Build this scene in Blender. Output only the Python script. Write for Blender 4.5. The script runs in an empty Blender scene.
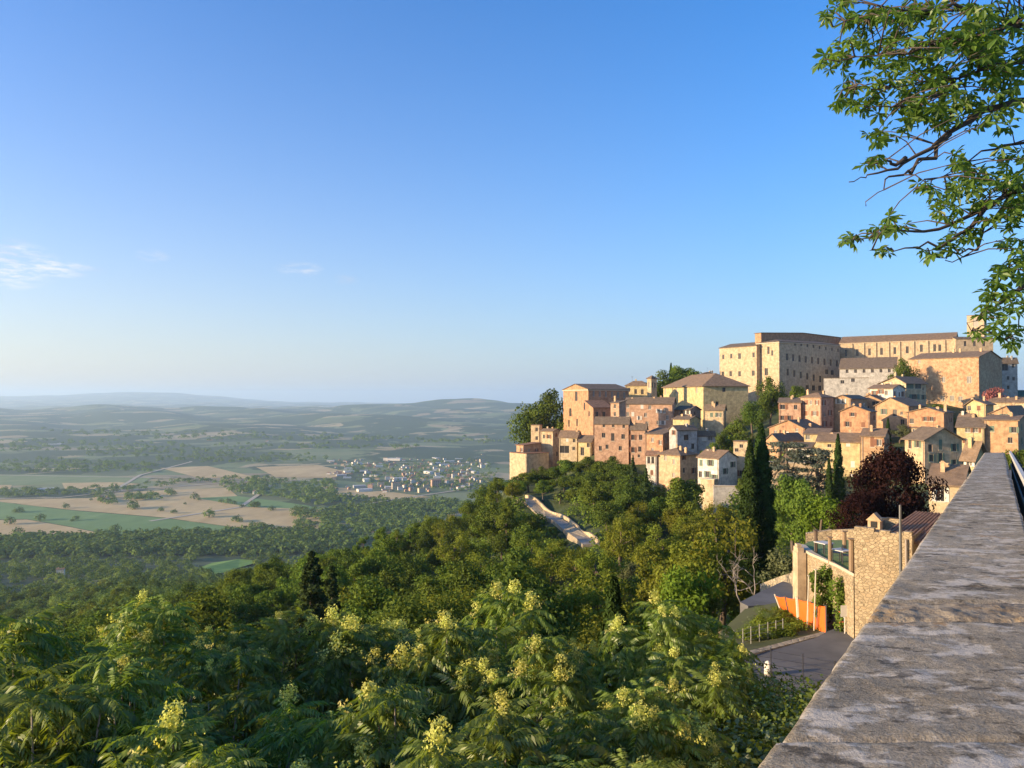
import bpy, math, random
import numpy as np
from mathutils import Vector, noise as mnoise

# ------------------------------------------------------------------ camera, sky, sun, exposure
S = bpy.context.scene
COL = S.collection
R = math.radians
FPX, PITCH = 769.0, R(1.04)
cam_d = bpy.data.cameras.new("camera"); cam = bpy.data.objects.new("camera", cam_d); COL.objects.link(cam)
cam_d.sensor_width = 36; cam_d.lens = FPX / 1024 * 36
cam_d.clip_start = 0.05; cam_d.clip_end = 90000
cam.location = (0, 0, 0); cam.rotation_euler = (R(90) + PITCH, 0, 0)
S.camera = cam
SUN_AZ, SUN_EL = R(-105), R(12.5)          # clockwise from +Y
sdir = Vector((math.sin(SUN_AZ) * math.cos(SUN_EL), math.cos(SUN_AZ) * math.cos(SUN_EL), math.sin(SUN_EL)))
W = bpy.data.worlds.new("World"); S.world = W; W.use_nodes = True
wt = W.node_tree; wn = wt.nodes; bg = wn['Background']
sky = wn.new('ShaderNodeTexSky'); sky.sky_type = 'NISHITA'; sky.sun_disc = False
sky.sun_elevation = SUN_EL; sky.sun_rotation = SUN_AZ
sky.altitude = 300; sky.air_density = 1.0; sky.dust_density = 1.6; sky.ozone_density = 4.5
hs = wn.new('ShaderNodeHueSaturation'); hs.inputs['Saturation'].default_value = 1.22; hs.inputs['Hue'].default_value = .506; hs.inputs['Value'].default_value = .84
wt.links.new(sky.outputs[0], hs.inputs['Color'])
# small clouds low on the left of the sky
tcw = wn.new('ShaderNodeTexCoord')
def wmath(op, a, b=None, c=None):
    n = wn.new('ShaderNodeMath'); n.operation = op
    for i, v in enumerate((a, b, c)):
        if v is None: continue
        if isinstance(v, (int, float)): n.inputs[i].default_value = v
        else: wt.links.new(v, n.inputs[i])
    return n.outputs[0]
sep = wn.new('ShaderNodeSeparateXYZ'); wt.links.new(tcw.outputs['Generated'], sep.inputs[0])
az = wmath('ARCTAN2', sep.outputs[0], sep.outputs[1]); el = wmath('ARCSINE', sep.outputs[2])
cmb = wn.new('ShaderNodeCombineXYZ'); wt.links.new(wmath('MULTIPLY', az, 9.0), cmb.inputs[0]); wt.links.new(wmath('MULTIPLY', el, 42.0), cmb.inputs[1])
nz = wn.new('ShaderNodeTexNoise'); nz.inputs['Scale'].default_value = 4.6; nz.inputs['Detail'].default_value = 9; nz.inputs['Roughness'].default_value = .68
wt.links.new(cmb.outputs[0], nz.inputs['Vector'])
def blob(a0, e0, ra, re, k):
    da = wmath('DIVIDE', wmath('SUBTRACT', az, a0), ra); de = wmath('DIVIDE', wmath('SUBTRACT', el, e0), re)
    d2 = wmath('ADD', wmath('MULTIPLY', da, da), wmath('MULTIPLY', de, de))
    return wmath('MULTIPLY', wmath('MAXIMUM', wmath('SUBTRACT', 1.0, d2), 0.0), k)
def pxdir(px, py):
    cx, cy = (px - 512) / FPX, -(py - 384) / FPX
    return Vector((cx, math.cos(PITCH) - cy * math.sin(PITCH), math.sin(PITCH) + cy * math.cos(PITCH)))
def azel(px, py):
    d = pxdir(px, py); return math.atan2(d.x, d.y), math.atan2(d.z, math.hypot(d.x, d.y))
# dusty air near the horizon: creamier towards the sun, bluer away from it
hzf = wmath('MULTIPLY', wmath('EXPONENT', wmath('MULTIPLY', wmath('MAXIMUM', el, 0.0), -4.6)), .74)
hzc = wn.new('ShaderNodeMixRGB'); hzc.inputs[1].default_value = (2.7, 2.3, 1.9, 1); hzc.inputs[2].default_value = (1.22, 1.52, 1.92, 1)
wt.links.new(wmath('MINIMUM', wmath('MAXIMUM', wmath('MULTIPLY', wmath('ADD', az, .75), .95), 0.0), 1.0), hzc.inputs[0])
hzm = wn.new('ShaderNodeMixRGB'); wt.links.new(hzf, hzm.inputs[0]); wt.links.new(hs.outputs[0], hzm.inputs[1]); wt.links.new(hzc.outputs[0], hzm.inputs[2])
mask = None
for (px, py, rx, ry, k) in ((-15, 262, 80, 26, .95), (50, 268, 60, 9, .8), (300, 269, 34, 8, .55), (346, 280, 18, 6, .5), (152, 256, 22, 7, .38)):
    a_, e_ = azel(px, py)
    b_ = blob(a_, e_, rx / FPX * .75, ry / FPX * .95, k)
    mask = b_ if mask is None else wmath('MAXIMUM', mask, b_)
cl = wmath('MULTIPLY', mask, wmath('MAXIMUM', wmath('MULTIPLY', wmath('SUBTRACT', nz.outputs['Fac'], .44), 5.0), 0.0))
cl = wmath('MINIMUM', cl, .6)
nz2 = wn.new('ShaderNodeTexNoise'); nz2.inputs['Scale'].default_value = 1.3; nz2.inputs['Detail'].default_value = 4
wt.links.new(cmb.outputs[0], nz2.inputs['Vector'])
cr = wn.new('ShaderNodeValToRGB'); cr.color_ramp.elements[0].position = .42; cr.color_ramp.elements[1].position = .58
cr.color_ramp.elements[0].color = (1.6, 1.75, 2.1, 1); cr.color_ramp.elements[1].color = (3.0, 2.8, 2.6, 1)
wt.links.new(nz2.outputs['Fac'], cr.inputs[0])
mx = wn.new('ShaderNodeMixRGB'); wt.links.new(cl, mx.inputs[0]); wt.links.new(hzm.outputs[0], mx.inputs[1]); wt.links.new(cr.outputs[0], mx.inputs[2])
wt.links.new(mx.outputs[0], bg.inputs['Color']); bg.inputs['Strength'].default_value = 0.15
sun_d = bpy.data.lights.new("sun", 'SUN'); sun_d.energy = 3.7; sun_d.angle = R(.6); sun_d.color = (1, .74, .45)
sun = bpy.data.objects.new("sun", sun_d); COL.objects.link(sun); sun.rotation_euler = (-sdir).to_track_quat('-Z', 'Y').to_euler()
sun.location = (0, 0, 30)
S.view_settings.view_transform = 'Standard'; S.view_settings.look = 'None'; S.view_settings.exposure = 1.42; S.view_settings.gamma = 1
S.cycles.volume_bounces = 2; S.cycles.max_bounces = 6; S.cycles.transparent_max_bounces = 4

# ------------------------------------------------------------------ helpers
def at(px, py, D):
    d = pxdir(px, py); return d * (D / d.y)
def tag(o, label=None, cat=None, group=None, kind=None):
    if label: o['label'] = label
    if cat: o['category'] = cat
    if group: o['group'] = group
    if kind: o['kind'] = kind
    return o
def empty(name, loc=(0, 0, 0), rz=0):
    o = bpy.data.objects.new(name, None); COL.objects.link(o); o.location = loc; o.rotation_euler = (0, 0, rz); o.empty_display_size = .3
    return o
def link(name, me, parent=None, loc=None):
    o = bpy.data.objects.new(name, me); COL.objects.link(o)
    if parent: o.parent = parent
    if loc is not None: o.location = loc
    return o
class MB:
    def __init__(s): s.v = []; s.f = []; s.m = []
    def face(s, pts, mi=0):
        n = len(s.v); s.v += [tuple(p) for p in pts]; s.f.append(tuple(range(n, n + len(pts)))); s.m.append(mi)
    def box(s, a, b, mi=0, top=True):
        x0, y0, z0 = a; x1, y1, z1 = b
        n = len(s.v); s.v += [(x0, y0, z0), (x1, y0, z0), (x1, y1, z0), (x0, y1, z0), (x0, y0, z1), (x1, y0, z1), (x1, y1, z1), (x0, y1, z1)]
        for q in ((0, 3, 2, 1), (4, 5, 6, 7), (0, 1, 5, 4), (1, 2, 6, 5), (2, 3, 7, 6), (3, 0, 4, 7)):
            s.f.append(tuple(n + i for i in q)); s.m.append(mi)
    def prism(s, poly, t, mi=0, d=(0, 0, -1)):
        k = len(poly); n = len(s.v); d = Vector(d) * t
        s.v += [tuple(p) for p in poly] + [tuple(Vector(p) + d) for p in poly]
        s.f.append(tuple(range(n, n + k))); s.m.append(mi)
        s.f.append(tuple(range(n + 2 * k - 1, n + k - 1, -1))); s.m.append(mi)
        for i in range(k):
            j = (i + 1) % k; s.f.append((n + j, n + i, n + k + i, n + k + j)); s.m.append(mi)
    def tube(s, pts, rad, seg=6, mi=0):
        pts = [Vector(p) for p in pts]; n0 = len(s.v)
        for i, p in enumerate(pts):
            t = (pts[min(i + 1, len(pts) - 1)] - pts[max(i - 1, 0)]).normalized()
            a = t.cross(Vector((0.13, .31, 1)) if abs(t.z) < .9 else Vector((1, .2, 0))).normalized(); b = t.cross(a)
            r = rad[i] if hasattr(rad, '__len__') else rad
            for k in range(seg):
                an = 2 * math.pi * k / seg; s.v.append(tuple(p + a * (r * math.cos(an)) + b * (r * math.sin(an))))
        for i in range(len(pts) - 1):
            for k in range(seg):
                k2 = (k + 1) % seg; s.f.append((n0 + i * seg + k, n0 + i * seg + k2, n0 + (i + 1) * seg + k2, n0 + (i + 1) * seg + k)); s.m.append(mi)
        s.f.append(tuple(n0 + k for k in range(seg))[::-1]); s.m.append(mi)
        e = n0 + (len(pts) - 1) * seg; s.f.append(tuple(e + k for k in range(seg))); s.m.append(mi)
    def mesh(s, name, mats, smooth=False):
        me = bpy.data.meshes.new(name); me.from_pydata(s.v, [], s.f)
        for m in (mats if isinstance(mats, (list, tuple)) else [mats]): me.materials.append(m)
        me.polygons.foreach_set('material_index', s.m)
        if smooth: me.polygons.foreach_set('use_smooth', [True] * len(s.f))
        me.update(); return me
    def build(s, name, mats, parent=None, loc=None, smooth=False): return link(name, s.mesh(name, mats, smooth), parent, loc)
def quad_mesh(name, V, mats, mi=None, smooth=False):
    V = np.asarray(V, np.float32).reshape(-1, 3); n = len(V) // 4
    me = bpy.data.meshes.new(name); me.vertices.add(n * 4); me.vertices.foreach_set('co', V.ravel())
    me.loops.add(n * 4); me.loops.foreach_set('vertex_index', np.arange(n * 4, dtype=np.int32))
    me.polygons.add(n); me.polygons.foreach_set('loop_start', np.arange(0, n * 4, 4, dtype=np.int32))
    for m in (mats if isinstance(mats, (list, tuple)) else [mats]): me.materials.append(m)
    if mi is not None: me.polygons.foreach_set('material_index', np.asarray(mi, np.int32))
    me.update(calc_edges=True); return me
def grid_mesh(name, P, mat, smooth=True):
    a, b = P.shape[:2]; me = bpy.data.meshes.new(name); me.vertices.add(a * b); me.vertices.foreach_set('co', P.astype(np.float32).ravel())
    i = np.arange(a * b).reshape(a, b); q = np.stack([i[:-1, :-1], i[:-1, 1:], i[1:, 1:], i[1:, :-1]], -1).reshape(-1)
    n = (a - 1) * (b - 1); me.loops.add(n * 4); me.loops.foreach_set('vertex_index', q.astype(np.int32))
    me.polygons.add(n); me.polygons.foreach_set('loop_start', np.arange(0, n * 4, 4, dtype=np.int32))
    me.polygons.foreach_set('use_smooth', [smooth] * n); me.materials.append(mat); me.update(calc_edges=True); return me

# ------------------------------------------------------------------ materials
class NT:
    def __init__(s, name):
        s.m = bpy.data.materials.new(name); s.m.use_nodes = True; s.t = s.m.node_tree; s.n = s.t.nodes; s.b = s.n['Principled BSDF']; s.o = s.n['Material Output']
        s.b.inputs['Roughness'].default_value = .85; s.b.inputs['Specular IOR Level'].default_value = .25
    def l(s, a, b): s.t.links.new(a, b)
    def new(s, ty, **kw):
        n = s.n.new(ty)
        for k, v in kw.items():
            if k.startswith('i_'):
                k = k[2:]; k = int(k) if k.isdigit() else k.replace('_', ' ')
                if hasattr(v, 'is_linked') or isinstance(v, bpy.types.NodeSocket): s.l(v, n.inputs[k])
                else: n.inputs[k].default_value = v
            else: setattr(n, k, v)
        return n
    def noise(s, vec, scale, detail=4, rough=.55):
        return s.new('ShaderNodeTexNoise', i_Vector=vec, i_Scale=scale, i_Detail=detail, i_Roughness=rough).outputs['Fac']
    def ramp(s, fac, stops, interp='LINEAR'):
        r = s.new('ShaderNodeValToRGB', i_0=fac); e = r.color_ramp.elements; r.color_ramp.interpolation = interp
        while len(e) < len(stops): e.new(.5)
        for q, (p, c) in zip(e, stops): q.position = p; q.color = (c[0], c[1], c[2], 1) if hasattr(c, '__len__') else (c, c, c, 1)
        return r.outputs[0]
    def mix(s, f, a, b, mode='MIX'):
        n = s.new('ShaderNodeMixRGB', blend_type=mode)
        for i, v in enumerate((f, a, b)):
            if isinstance(v, bpy.types.NodeSocket): s.l(v, n.inputs[i])
            else: n.inputs[i].default_value = v if not hasattr(v, '__len__') else (v[0], v[1], v[2], 1)
        return n.outputs[0]
    def math(s, op, a, b=None):
        n = s.new('ShaderNodeMath', operation=op)
        for i, v in enumerate((a, b)):
            if v is None: continue
            if isinstance(v, bpy.types.NodeSocket): s.l(v, n.inputs[i])
            else: n.inputs[i].default_value = v
        return n.outputs[0]
    def bump(s, h, strength, dist=.05):
        b = s.new('ShaderNodeBump', i_Height=h, i_Strength=strength, i_Distance=dist); s.l(b.outputs[0], s.b.inputs['Normal'])
    def obj(s): return s.new('ShaderNodeTexCoord').outputs['Object']
    def pos(s): return s.new('ShaderNodeNewGeometry').outputs['Position']
    def scaled(s, v, sc): return s.new('ShaderNodeMapping', i_Vector=v, i_Scale=sc).outputs[0]
    def col(s, c): s.l(c, s.b.inputs['Base Color']) if isinstance(c, bpy.types.NodeSocket) else s.b.inputs['Base Color'].__setattr__('default_value', (c[0], c[1], c[2], 1)); return s.m
def mul(c, k): return tuple(x * k for x in c)
def plain(name, c, rough=.7, metal=0):
    n = NT(name); n.b.inputs['Roughness'].default_value = rough; n.b.inputs['Metallic'].default_value = metal
    return n.col(n.mix(n.noise(n.obj(), 3, 3), mul(c, .85), mul(c, 1.12)))
def masonry(name, c, c2=None, scale=.5, blotch=.5):
    n = NT(name); v = n.pos(); c2 = c2 or mul(c, .72)
    f1 = n.ramp(n.noise(v, scale, 6, .62), [(.36, 0), (.64, 1)])
    f2 = n.noise(v, 1.0, 7, .72)
    f1 = n.mix(.25, f1, n.ramp(n.noise(v, scale * .35, 4, .6), [(.42, 0), (.58, 1)])); a = n.mix(f1, c2, c); a = n.mix(.62, a, n.mix(n.ramp(f2, [(.36, 0), (.64, 1)]), mul(c2, .62), mul(c, 1.25)))
    streak = n.ramp(n.noise(n.scaled(v, (1.1, 1.1, .22)), 1.0, 5, .6), [(.55, 0), (.74, 1)])
    a = n.mix(n.math('MULTIPLY', streak, blotch), a, mul((c2[0] * .8, c2[1] * .82, c2[2] * .86), .75))
    n.bump(f2, .25, .06); return n.col(a)
WALL = {
 'pink': masonry('pink plaster and brick', (.48, .305, .195), (.39, .228, .14)),
 'orange': masonry('orange brick', (.455, .262, .142), (.35, .185, .10)),
 'orange2': masonry('warm ochre plaster', (.475, .30, .163), (.38, .222, .115)),
 'cream': masonry('cream plaster', (.52, .405, .245), (.41, .305, .18)),
 'yellow': masonry('yellow plaster', (.55, .43, .215), (.44, .335, .165)),
 'stone': masonry('pale travertine stone', (.49, .375, .235), (.40, .29, .175)),
 'brick': masonry('weathered mixed brick', (.49, .345, .20), (.37, .175, .085), .16),
 'brown': masonry('brown brick', (.40, .26, .17), (.31, .19, .12)),
 'tan': masonry('tan plaster', (.55, .385, .225), (.45, .30, .17)),
 'white': masonry('off white plaster', (.66, .60, .49), (.52, .46, .36)),
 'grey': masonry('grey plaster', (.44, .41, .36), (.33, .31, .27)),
}
def roofmat(name, c):
    n = NT(name); v = n.pos(); f = n.noise(v, 1.1, 5, .65); g = n.noise(v, 6, 3, .6)
    a = n.mix(n.ramp(f, [(.35, 0), (.65, 1)]), mul(c, .62), mul(c, 1.2)); a = n.mix(n.ramp(g, [(.4, 0), (.75, .55)]), a, (.28, .22, .17))
    n.bump(n.noise(v, 8, 2), .6, .1); return n.col(a)
ROOF = roofmat('old terracotta tiles', (.215, .140, .078)); ROOFD = roofmat('dark weathered tiles', (.15, .11, .07)); ROOFR = roofmat('reddish tiles', (.28, .145, .075))
def glassmat():
    n = NT('dark window glass'); n.b.inputs['Roughness'].default_value = .25; n.b.inputs['Specular IOR Level'].default_value = .4
    return n.col((.035, .032, .03))
GLASS = glassmat(); GLASS2 = plain('curtained window', (.16, .145, .12), .4); GLASS3 = plain('pale blind', (.34, .30, .24), .6)
FRAME = plain('painted window frame', (.30, .25, .20)); SHUT_G = plain('green shutter paint', (.13, .17, .12)); SHUT_B = plain('brown shutter paint', (.22, .10, .055)); SHUT_W = plain('white shutter paint', (.6, .56, .48))
DARKMETAL = plain('dark metal', (.06, .06, .06), .5); TRIM = plain('stone trim', (.50, .42, .30))

def leafmat(name, c, trans=.3, var=.35, hue=.03, c2=None, gloss=0.0, rough=.5):
    n = NT(name); n.n.remove(n.b)
    g = n.new('ShaderNodeNewGeometry').outputs['Random Per Island']; oi = n.new('ShaderNodeObjectInfo').outputs['Random']
    base = n.mix(n.ramp(n.noise(n.obj(), .55, 3), [(.38, 0), (.62, 1)]), c, c2 or mul(c, 1.25))
    h = n.new('ShaderNodeHueSaturation', i_Color=base)
    n.l(n.math('ADD', n.math('MULTIPLY', n.math('SUBTRACT', oi, .5), hue), .5), h.inputs['Hue'])
    n.l(n.math('ADD', n.math('MULTIPLY', n.math('ADD', g, n.math('MULTIPLY', oi, .6)), var), 1 - var * .8), h.inputs['Value'])
    d = n.new('ShaderNodeBsdfDiffuse', i_Color=h.outputs[0]); t = n.new('ShaderNodeBsdfTranslucent')
    n.l(n.mix(1.0, h.outputs[0], (1.25, 1.2, .5), 'MULTIPLY'), t.inputs['Color'])
    m = n.new('ShaderNodeMixShader', i_0=trans); n.l(d.outputs[0], m.inputs[1]); n.l(t.outputs[0], m.inputs[2]); out = m.outputs[0]
    if gloss:
        gl = n.new('ShaderNodeBsdfGlossy', i_Roughness=rough); gl.inputs['Color'].default_value = (1, 1, 1, 1)
        m2 = n.new('ShaderNodeMixShader', i_0=gloss); n.l(out, m2.inputs[1]); n.l(gl.outputs[0], m2.inputs[2]); out = m2.outputs[0]
    n.l(out, n.o.inputs['Surface']); return n.m
BARK = plain('grey brown bark', (.13, .10, .075), .95); BARKL = plain('pale bark', (.30, .26, .21), .95)

# ------------------------------------------------------------------ terrain
CP = [-300, 0, 150, 300, 440, 530, 600, 700, 780, 850, 950, 1100, 1500]
DR = [0, 8, 20, 40, 60, 80, 100, 130, 160, 200, 240, 280, 320, 400, 500, 700, 1000, 1200, 2600, 3600, 5000, 7000, 9000, 11000, 17000, 25000, 34000]
TB = {
 -300: [-9, -12, -17, -26, -35, -44, -52, -62, -72, -84, -95, -106, -115, -135, -155, -190, -222, -225, -225, -215, -195, -160, -117, -180, -150, 0, -200],
 0: [-9, -11, -15, -22, -30, -37, -44, -54, -63, -75, -85, -95, -104, -122, -142, -178, -215, -225, -225, -215, -195, -160, -117, -180, -150, 60, -200],
 150: [-9, -11, -15, -21, -28, -33, -38, -45, -52, -62, -71, -80, -90, -108, -130, -170, -214, -225, -225, -215, -195, -160, -117, -180, -150, 190, -200],
 300: [-9, -11, -15, -21, -26, -30, -34, -38, -43, -50, -59, -69, -80, -104, -132, -178, -218, -225, -225, -212, -190, -155, -105, -180, -190, -130, -250],
 440: [-9, -11, -15, -20, -25, -29, -33, -37, -40, -43, -46, -55, -68, -95, -125, -178, -220, -225, -225, -210, -185, -140, -45, -150, -200, -180, -250],
 530: [-9, -11, -15, -20, -25, -28, -31, -34, -33, -30, -27, -28, -38, -75, -115, -175, -220, -225, -225, -210, -180, -140, -65, -150, -200, -190, -250],
 600: [-9, -11, -15, -20, -25, -28, -30, -31, -28, -28, -19, -13, -12, -50, -100, -170, -220, -225, -225, -210, -180, -140, -75, -150, -200, -200, -250],
 700: [-9, -11.5, -14, -19, -23, -26, -29, -31, -30, -27, -19, -10, -5, -30, -85, -165, -220, -225, -225, -210, -180, -140, -80, -150, -200, -200, -250],
 780: [-9, -11.5, -13.5, -14.3, -17.5, -21, -23, -23, -20, -15.5, -10.5, -5, -1, -5, -50, -150, -220, -225, -225, -210, -180, -140, -80, -150, -200, -200, -250],
 850: [-9, -11, -13, -13.7, -14.5, -17, -19, -20, -18, -13.5, -8.5, -3, 1, 0, -30, -130, -220, -225, -225, -210, -180, -140, -80, -150, -200, -200, -250],
 950: [-9, -10, -12.8, -13.2, -13.5, -14.5, -15, -17, -15, -11.5, -7, -2, 2, 0, -20, -110, -210, -225, -225, -210, -180, -140, -80, -150, -200, -200, -250],
 1100: [-9, -9.5, -10, -11, -11.5, -12, -12, -12, -12, -9, -4, 1, 4, 2, -15, -100, -200, -225, -225, -210, -180, -140, -80, -150, -200, -200, -250],
 1500: [-9, -9, -9, -9, -9, -9, -9, -8, -6, 0, 5, 9, 10, 8, -10, -90, -190, -225, -225, -210, -180, -140, -80, -150, -200, -200, -250]}
TBL = np.array([TB[c] for c in CP], float); CPA = np.array(CP, float); DRA = np.array(DR, float)
def ground_np(x, y):
    x = np.asarray(x, float); y = np.maximum(np.asarray(y, float), .5)
    px = np.clip(512 + FPX * x / y, CPA[0], CPA[-1] - 1e-3); D = np.clip(y, 0, DRA[-1] - 1e-3)
    i = np.clip(np.searchsorted(CPA, px, 'right') - 1, 0, len(CPA) - 2); j = np.clip(np.searchsorted(DRA, D, 'right') - 1, 0, len(DRA) - 2)
    u = (px - CPA[i]) / (CPA[i + 1] - CPA[i]); w = (D - DRA[j]) / (DRA[j + 1] - DRA[j]); u = u * u * (3 - 2 * u)
    z = TBL[i, j] * (1 - u) * (1 - w) + TBL[i + 1, j] * u * (1 - w) + TBL[i, j + 1] * (1 - u) * w + TBL[i + 1, j + 1] * u * w
    k = np.clip((y - 2700) / 2500, 0, 1) * np.clip((30000 - y) / 12000, .15, 1)
    z = z + k * (26 * np.sin(x / 610 + 1.3 * np.sin(y / 900)) * np.sin(y / 520 + .8 * np.sin(x / 800)) + 14 * np.sin(x / 230 + y / 310) + 7 * np.sin(x / 90 - y / 150) * np.sin(y / 77)) * np.clip(.5 + y / 12000, .5, 1.2)
    k2 = np.clip((y - 30) / 40, 0, 1) * np.clip((900 - y) / 300, 0, 1)
    z = z + k2 * (.6 * np.sin(x / 7.3 + y / 11) + .5 * np.sin(x / 4.1 - y / 5.7))
    return z
def ground(x, y): return float(ground_np(x, y))
def terrain_material():
    n = NT('hill earth and valley fields'); p = n.pos()
    xy = n.new('ShaderNodeVectorMath', operation='MULTIPLY', i_0=p, i_1=(1, 1, 0)).outputs[0]
    d = n.new('ShaderNodeVectorMath', operation='LENGTH', i_0=xy).outputs['Value']
    wob = n.new('ShaderNodeTexNoise', i_Vector=xy, i_Scale=.0035, i_Detail=2).outputs['Color']
    xw = n.new('ShaderNodeVectorMath', operation='MULTIPLY_ADD', i_0=wob, i_1=(220, 220, 0), i_2=xy).outputs[0]
    def cells(sc, rot):
        mp = n.new('ShaderNodeMapping', i_Vector=xw, i_Scale=sc, i_Rotation=(0, 0, rot)).outputs[0]
        vo = n.new('ShaderNodeTexVoronoi', i_Vector=mp, i_Scale=1.0); vo.voronoi_dimensions = '2D'; vo.inputs['Randomness'].default_value = .85
        return vo.outputs['Color']
    sc = n.new('ShaderNodeSeparateColor', i_Color=cells((.0034, .006, 1), .35)).outputs[0]
    fld = n.ramp(sc, [(0, (.10, .14, .05)), (.20, (.17, .23, .08)), (.38, (.42, .33, .16)), (.52, (.12, .17, .06)), (.62, (.48, .38, .20)), (.78, (.21, .25, .10)), (.90, (.36, .28, .16))], 'CONSTANT')
    fld = n.mix(.35, fld, n.mix(n.noise(xy, .012, 5, .6), mul((.12, .13, .06), .7), (.26, .24, .13)))
    w = n.noise(xw, .0022, 6, .6); far = n.math('MULTIPLY', n.math('SUBTRACT', d, 2600), .00006)
    wood = n.ramp(n.math('ADD', w, n.math('MINIMUM', n.math('MAXIMUM', far, 0), .05)), [(.505, 0), (.52, 1)])
    wcol = n.mix(n.noise(xy, .05, 4, .7), (.03, .05, .02), (.09, .125, .05))
    val = n.mix(wood, fld, wcol)
    earth = n.mix(n.ramp(n.noise(p, .12, 5, .6), [(.4, 0), (.6, 1)]), (.035, .055, .015), (.075, .095, .03))
    earth = n.mix(n.ramp(n.noise(p, 1.5, 4), [(.5, 0), (.75, .4)]), earth, (.12, .10, .06))
    n.bump(n.noise(p, 1.2, 5), .5, .3)
    f = n.ramp(n.math('DIVIDE', d, 2000), [(.52, 0), (.58, 1)])
    return n.col(n.mix(f, earth, val))
az_ = np.radians(np.concatenate([np.linspace(-84, -42, 16)[:-1], np.linspace(-42, 42, 300), np.linspace(42, 84, 16)[1:]]))
rr = np.concatenate([np.linspace(.6, 8, 8)[:-1], np.geomspace(8, 1000, 110), np.geomspace(1000, 36000, 190)[1:]])
Dm = rr[:, None] * np.ones_like(az_)[None]; xx = Dm * np.sin(az_)[None]; yy = Dm * np.cos(az_)[None]
yyg = np.where(Dm > 1500, np.maximum(yy, 1), yy)
tag(link('terrain', grid_mesh('terrain', np.stack([xx, yyg, ground_np(xx, yyg)], -1)[:, ::-1], terrain_material())), kind='structure')
def cropmat(name, a, b, sc=.02):
    n = NT(name); p = n.pos(); f = n.noise(n.scaled(p, (1, .35, 1)), sc, 6, .62)
    c = n.mix(n.ramp(f, [(.35, 0), (.65, 1)]), a, b); s_ = n.noise(n.scaled(p, (.012, .16, 1)), 1, 2)
    return n.col(n.mix(n.ramp(s_, [(.45, 0), (.6, .35)]), c, mul(b, .8)))
CROPS = {'wheat': cropmat('ripe wheat stubble', (.43, .30, .125), (.60, .44, .20)), 'green': cropmat('green crop', (.13, .22, .06), (.185, .28, .085)), 'light': cropmat('pale meadow', (.16, .22, .075), (.24, .27, .11)), 'mead': cropmat('bright hillside meadow', (.15, .26, .035), (.22, .34, .05), .1)}
ZV = -225.0
def on_valley(px, py, z=ZV):
    d = pxdir(px, py); k = z / d.z; return d * k
FIELDS = [('wheat_field', 'wheat', [(-60, 521), (27, 519.5), (70, 527), (115, 536), (77, 546), (-60, 548)]), ('green_field', 'green', [(-60, 501), (0, 502), (68, 510), (164, 518), (254, 530), (175, 536), (118, 536), (70, 526.5), (27, 519), (-60, 520)]),
 ('wheat_field', 'wheat', [(-60, 500.5), (90, 498), (123, 492), (227, 487.5), (240, 498), (338, 512), (322, 529), (255, 530), (164, 517.5), (68, 509.5), (0, 501.5), (-60, 501)]),
 ('green_field', 'green', [(196, 498), (238, 496), (305, 505), (326, 509.5), (250, 507)]), ('meadow', 'light', [(-60, 474), (90, 475), (152, 478), (142, 483), (-60, 487)]),
 ('wheat_field', 'wheat', [(-60, 484), (12, 485), (10, 489), (-60, 491)]), ('wheat_field', 'wheat', [(62, 483), (118, 482), (140, 484), (100, 489), (65, 489)]), ('wheat_field', 'wheat', [(160, 468), (208, 466), (246, 475), (268, 479), (200, 478)]),
 ('wheat_field', 'wheat', [(256, 467), (318, 465), (352, 473), (330, 478), (276, 477)]), ('wheat_field', 'wheat', [(322, 486), (392, 492), (430, 497), (398, 500), (322, 493)]), ('meadow', 'light', [(150, 458), (260, 456), (250, 460), (160, 462)])]
for i, (nm, m, poly) in enumerate(FIELDS):
    b = MB(); pts = [on_valley(x, y, ZV + .5 + .04 * i) for x, y in poly]
    if sum(pts[k].x * pts[(k + 1) % len(pts)].y - pts[(k + 1) % len(pts)].x * pts[k].y for k in range(len(pts))) < 0: pts.reverse()
    b.face(pts); tag(b.build(nm, CROPS[m]), kind='structure')

TRK = cropmat('pale gravel track', (.42, .36, .25), (.50, .43, .31))
for i, line in enumerate(([(-60, 499.5), (60, 497.5), (123, 490.5), (215, 483.5), (262, 480), (330, 481)], [(150, 521), (240, 507), (262, 492), (275, 481)], [(318, 511), (400, 498.5), (480, 487)], [(-60, 474), (150, 477.5), (258, 479.5)], [(300, 458), (420, 463), (500, 462)], [(120, 487), (140, 475), (190, 462), (210, 452)])):
    P = [on_valley(x, y, ZV + 1.1 + .05 * i) for x, y in line]; L_ = []; R_ = []
    for k, p in enumerate(P):
        t = P[min(k + 1, len(P) - 1)] - P[max(k - 1, 0)]; n_ = Vector((-t.y, t.x, 0)).normalized() * 5; L_.append(p + n_); R_.append(p - n_)
    b = MB()
    for k in range(len(P) - 1): b.face([R_[k], R_[k + 1], L_[k + 1], L_[k]])
    tag(b.build('track', TRK), kind='structure')
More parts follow.
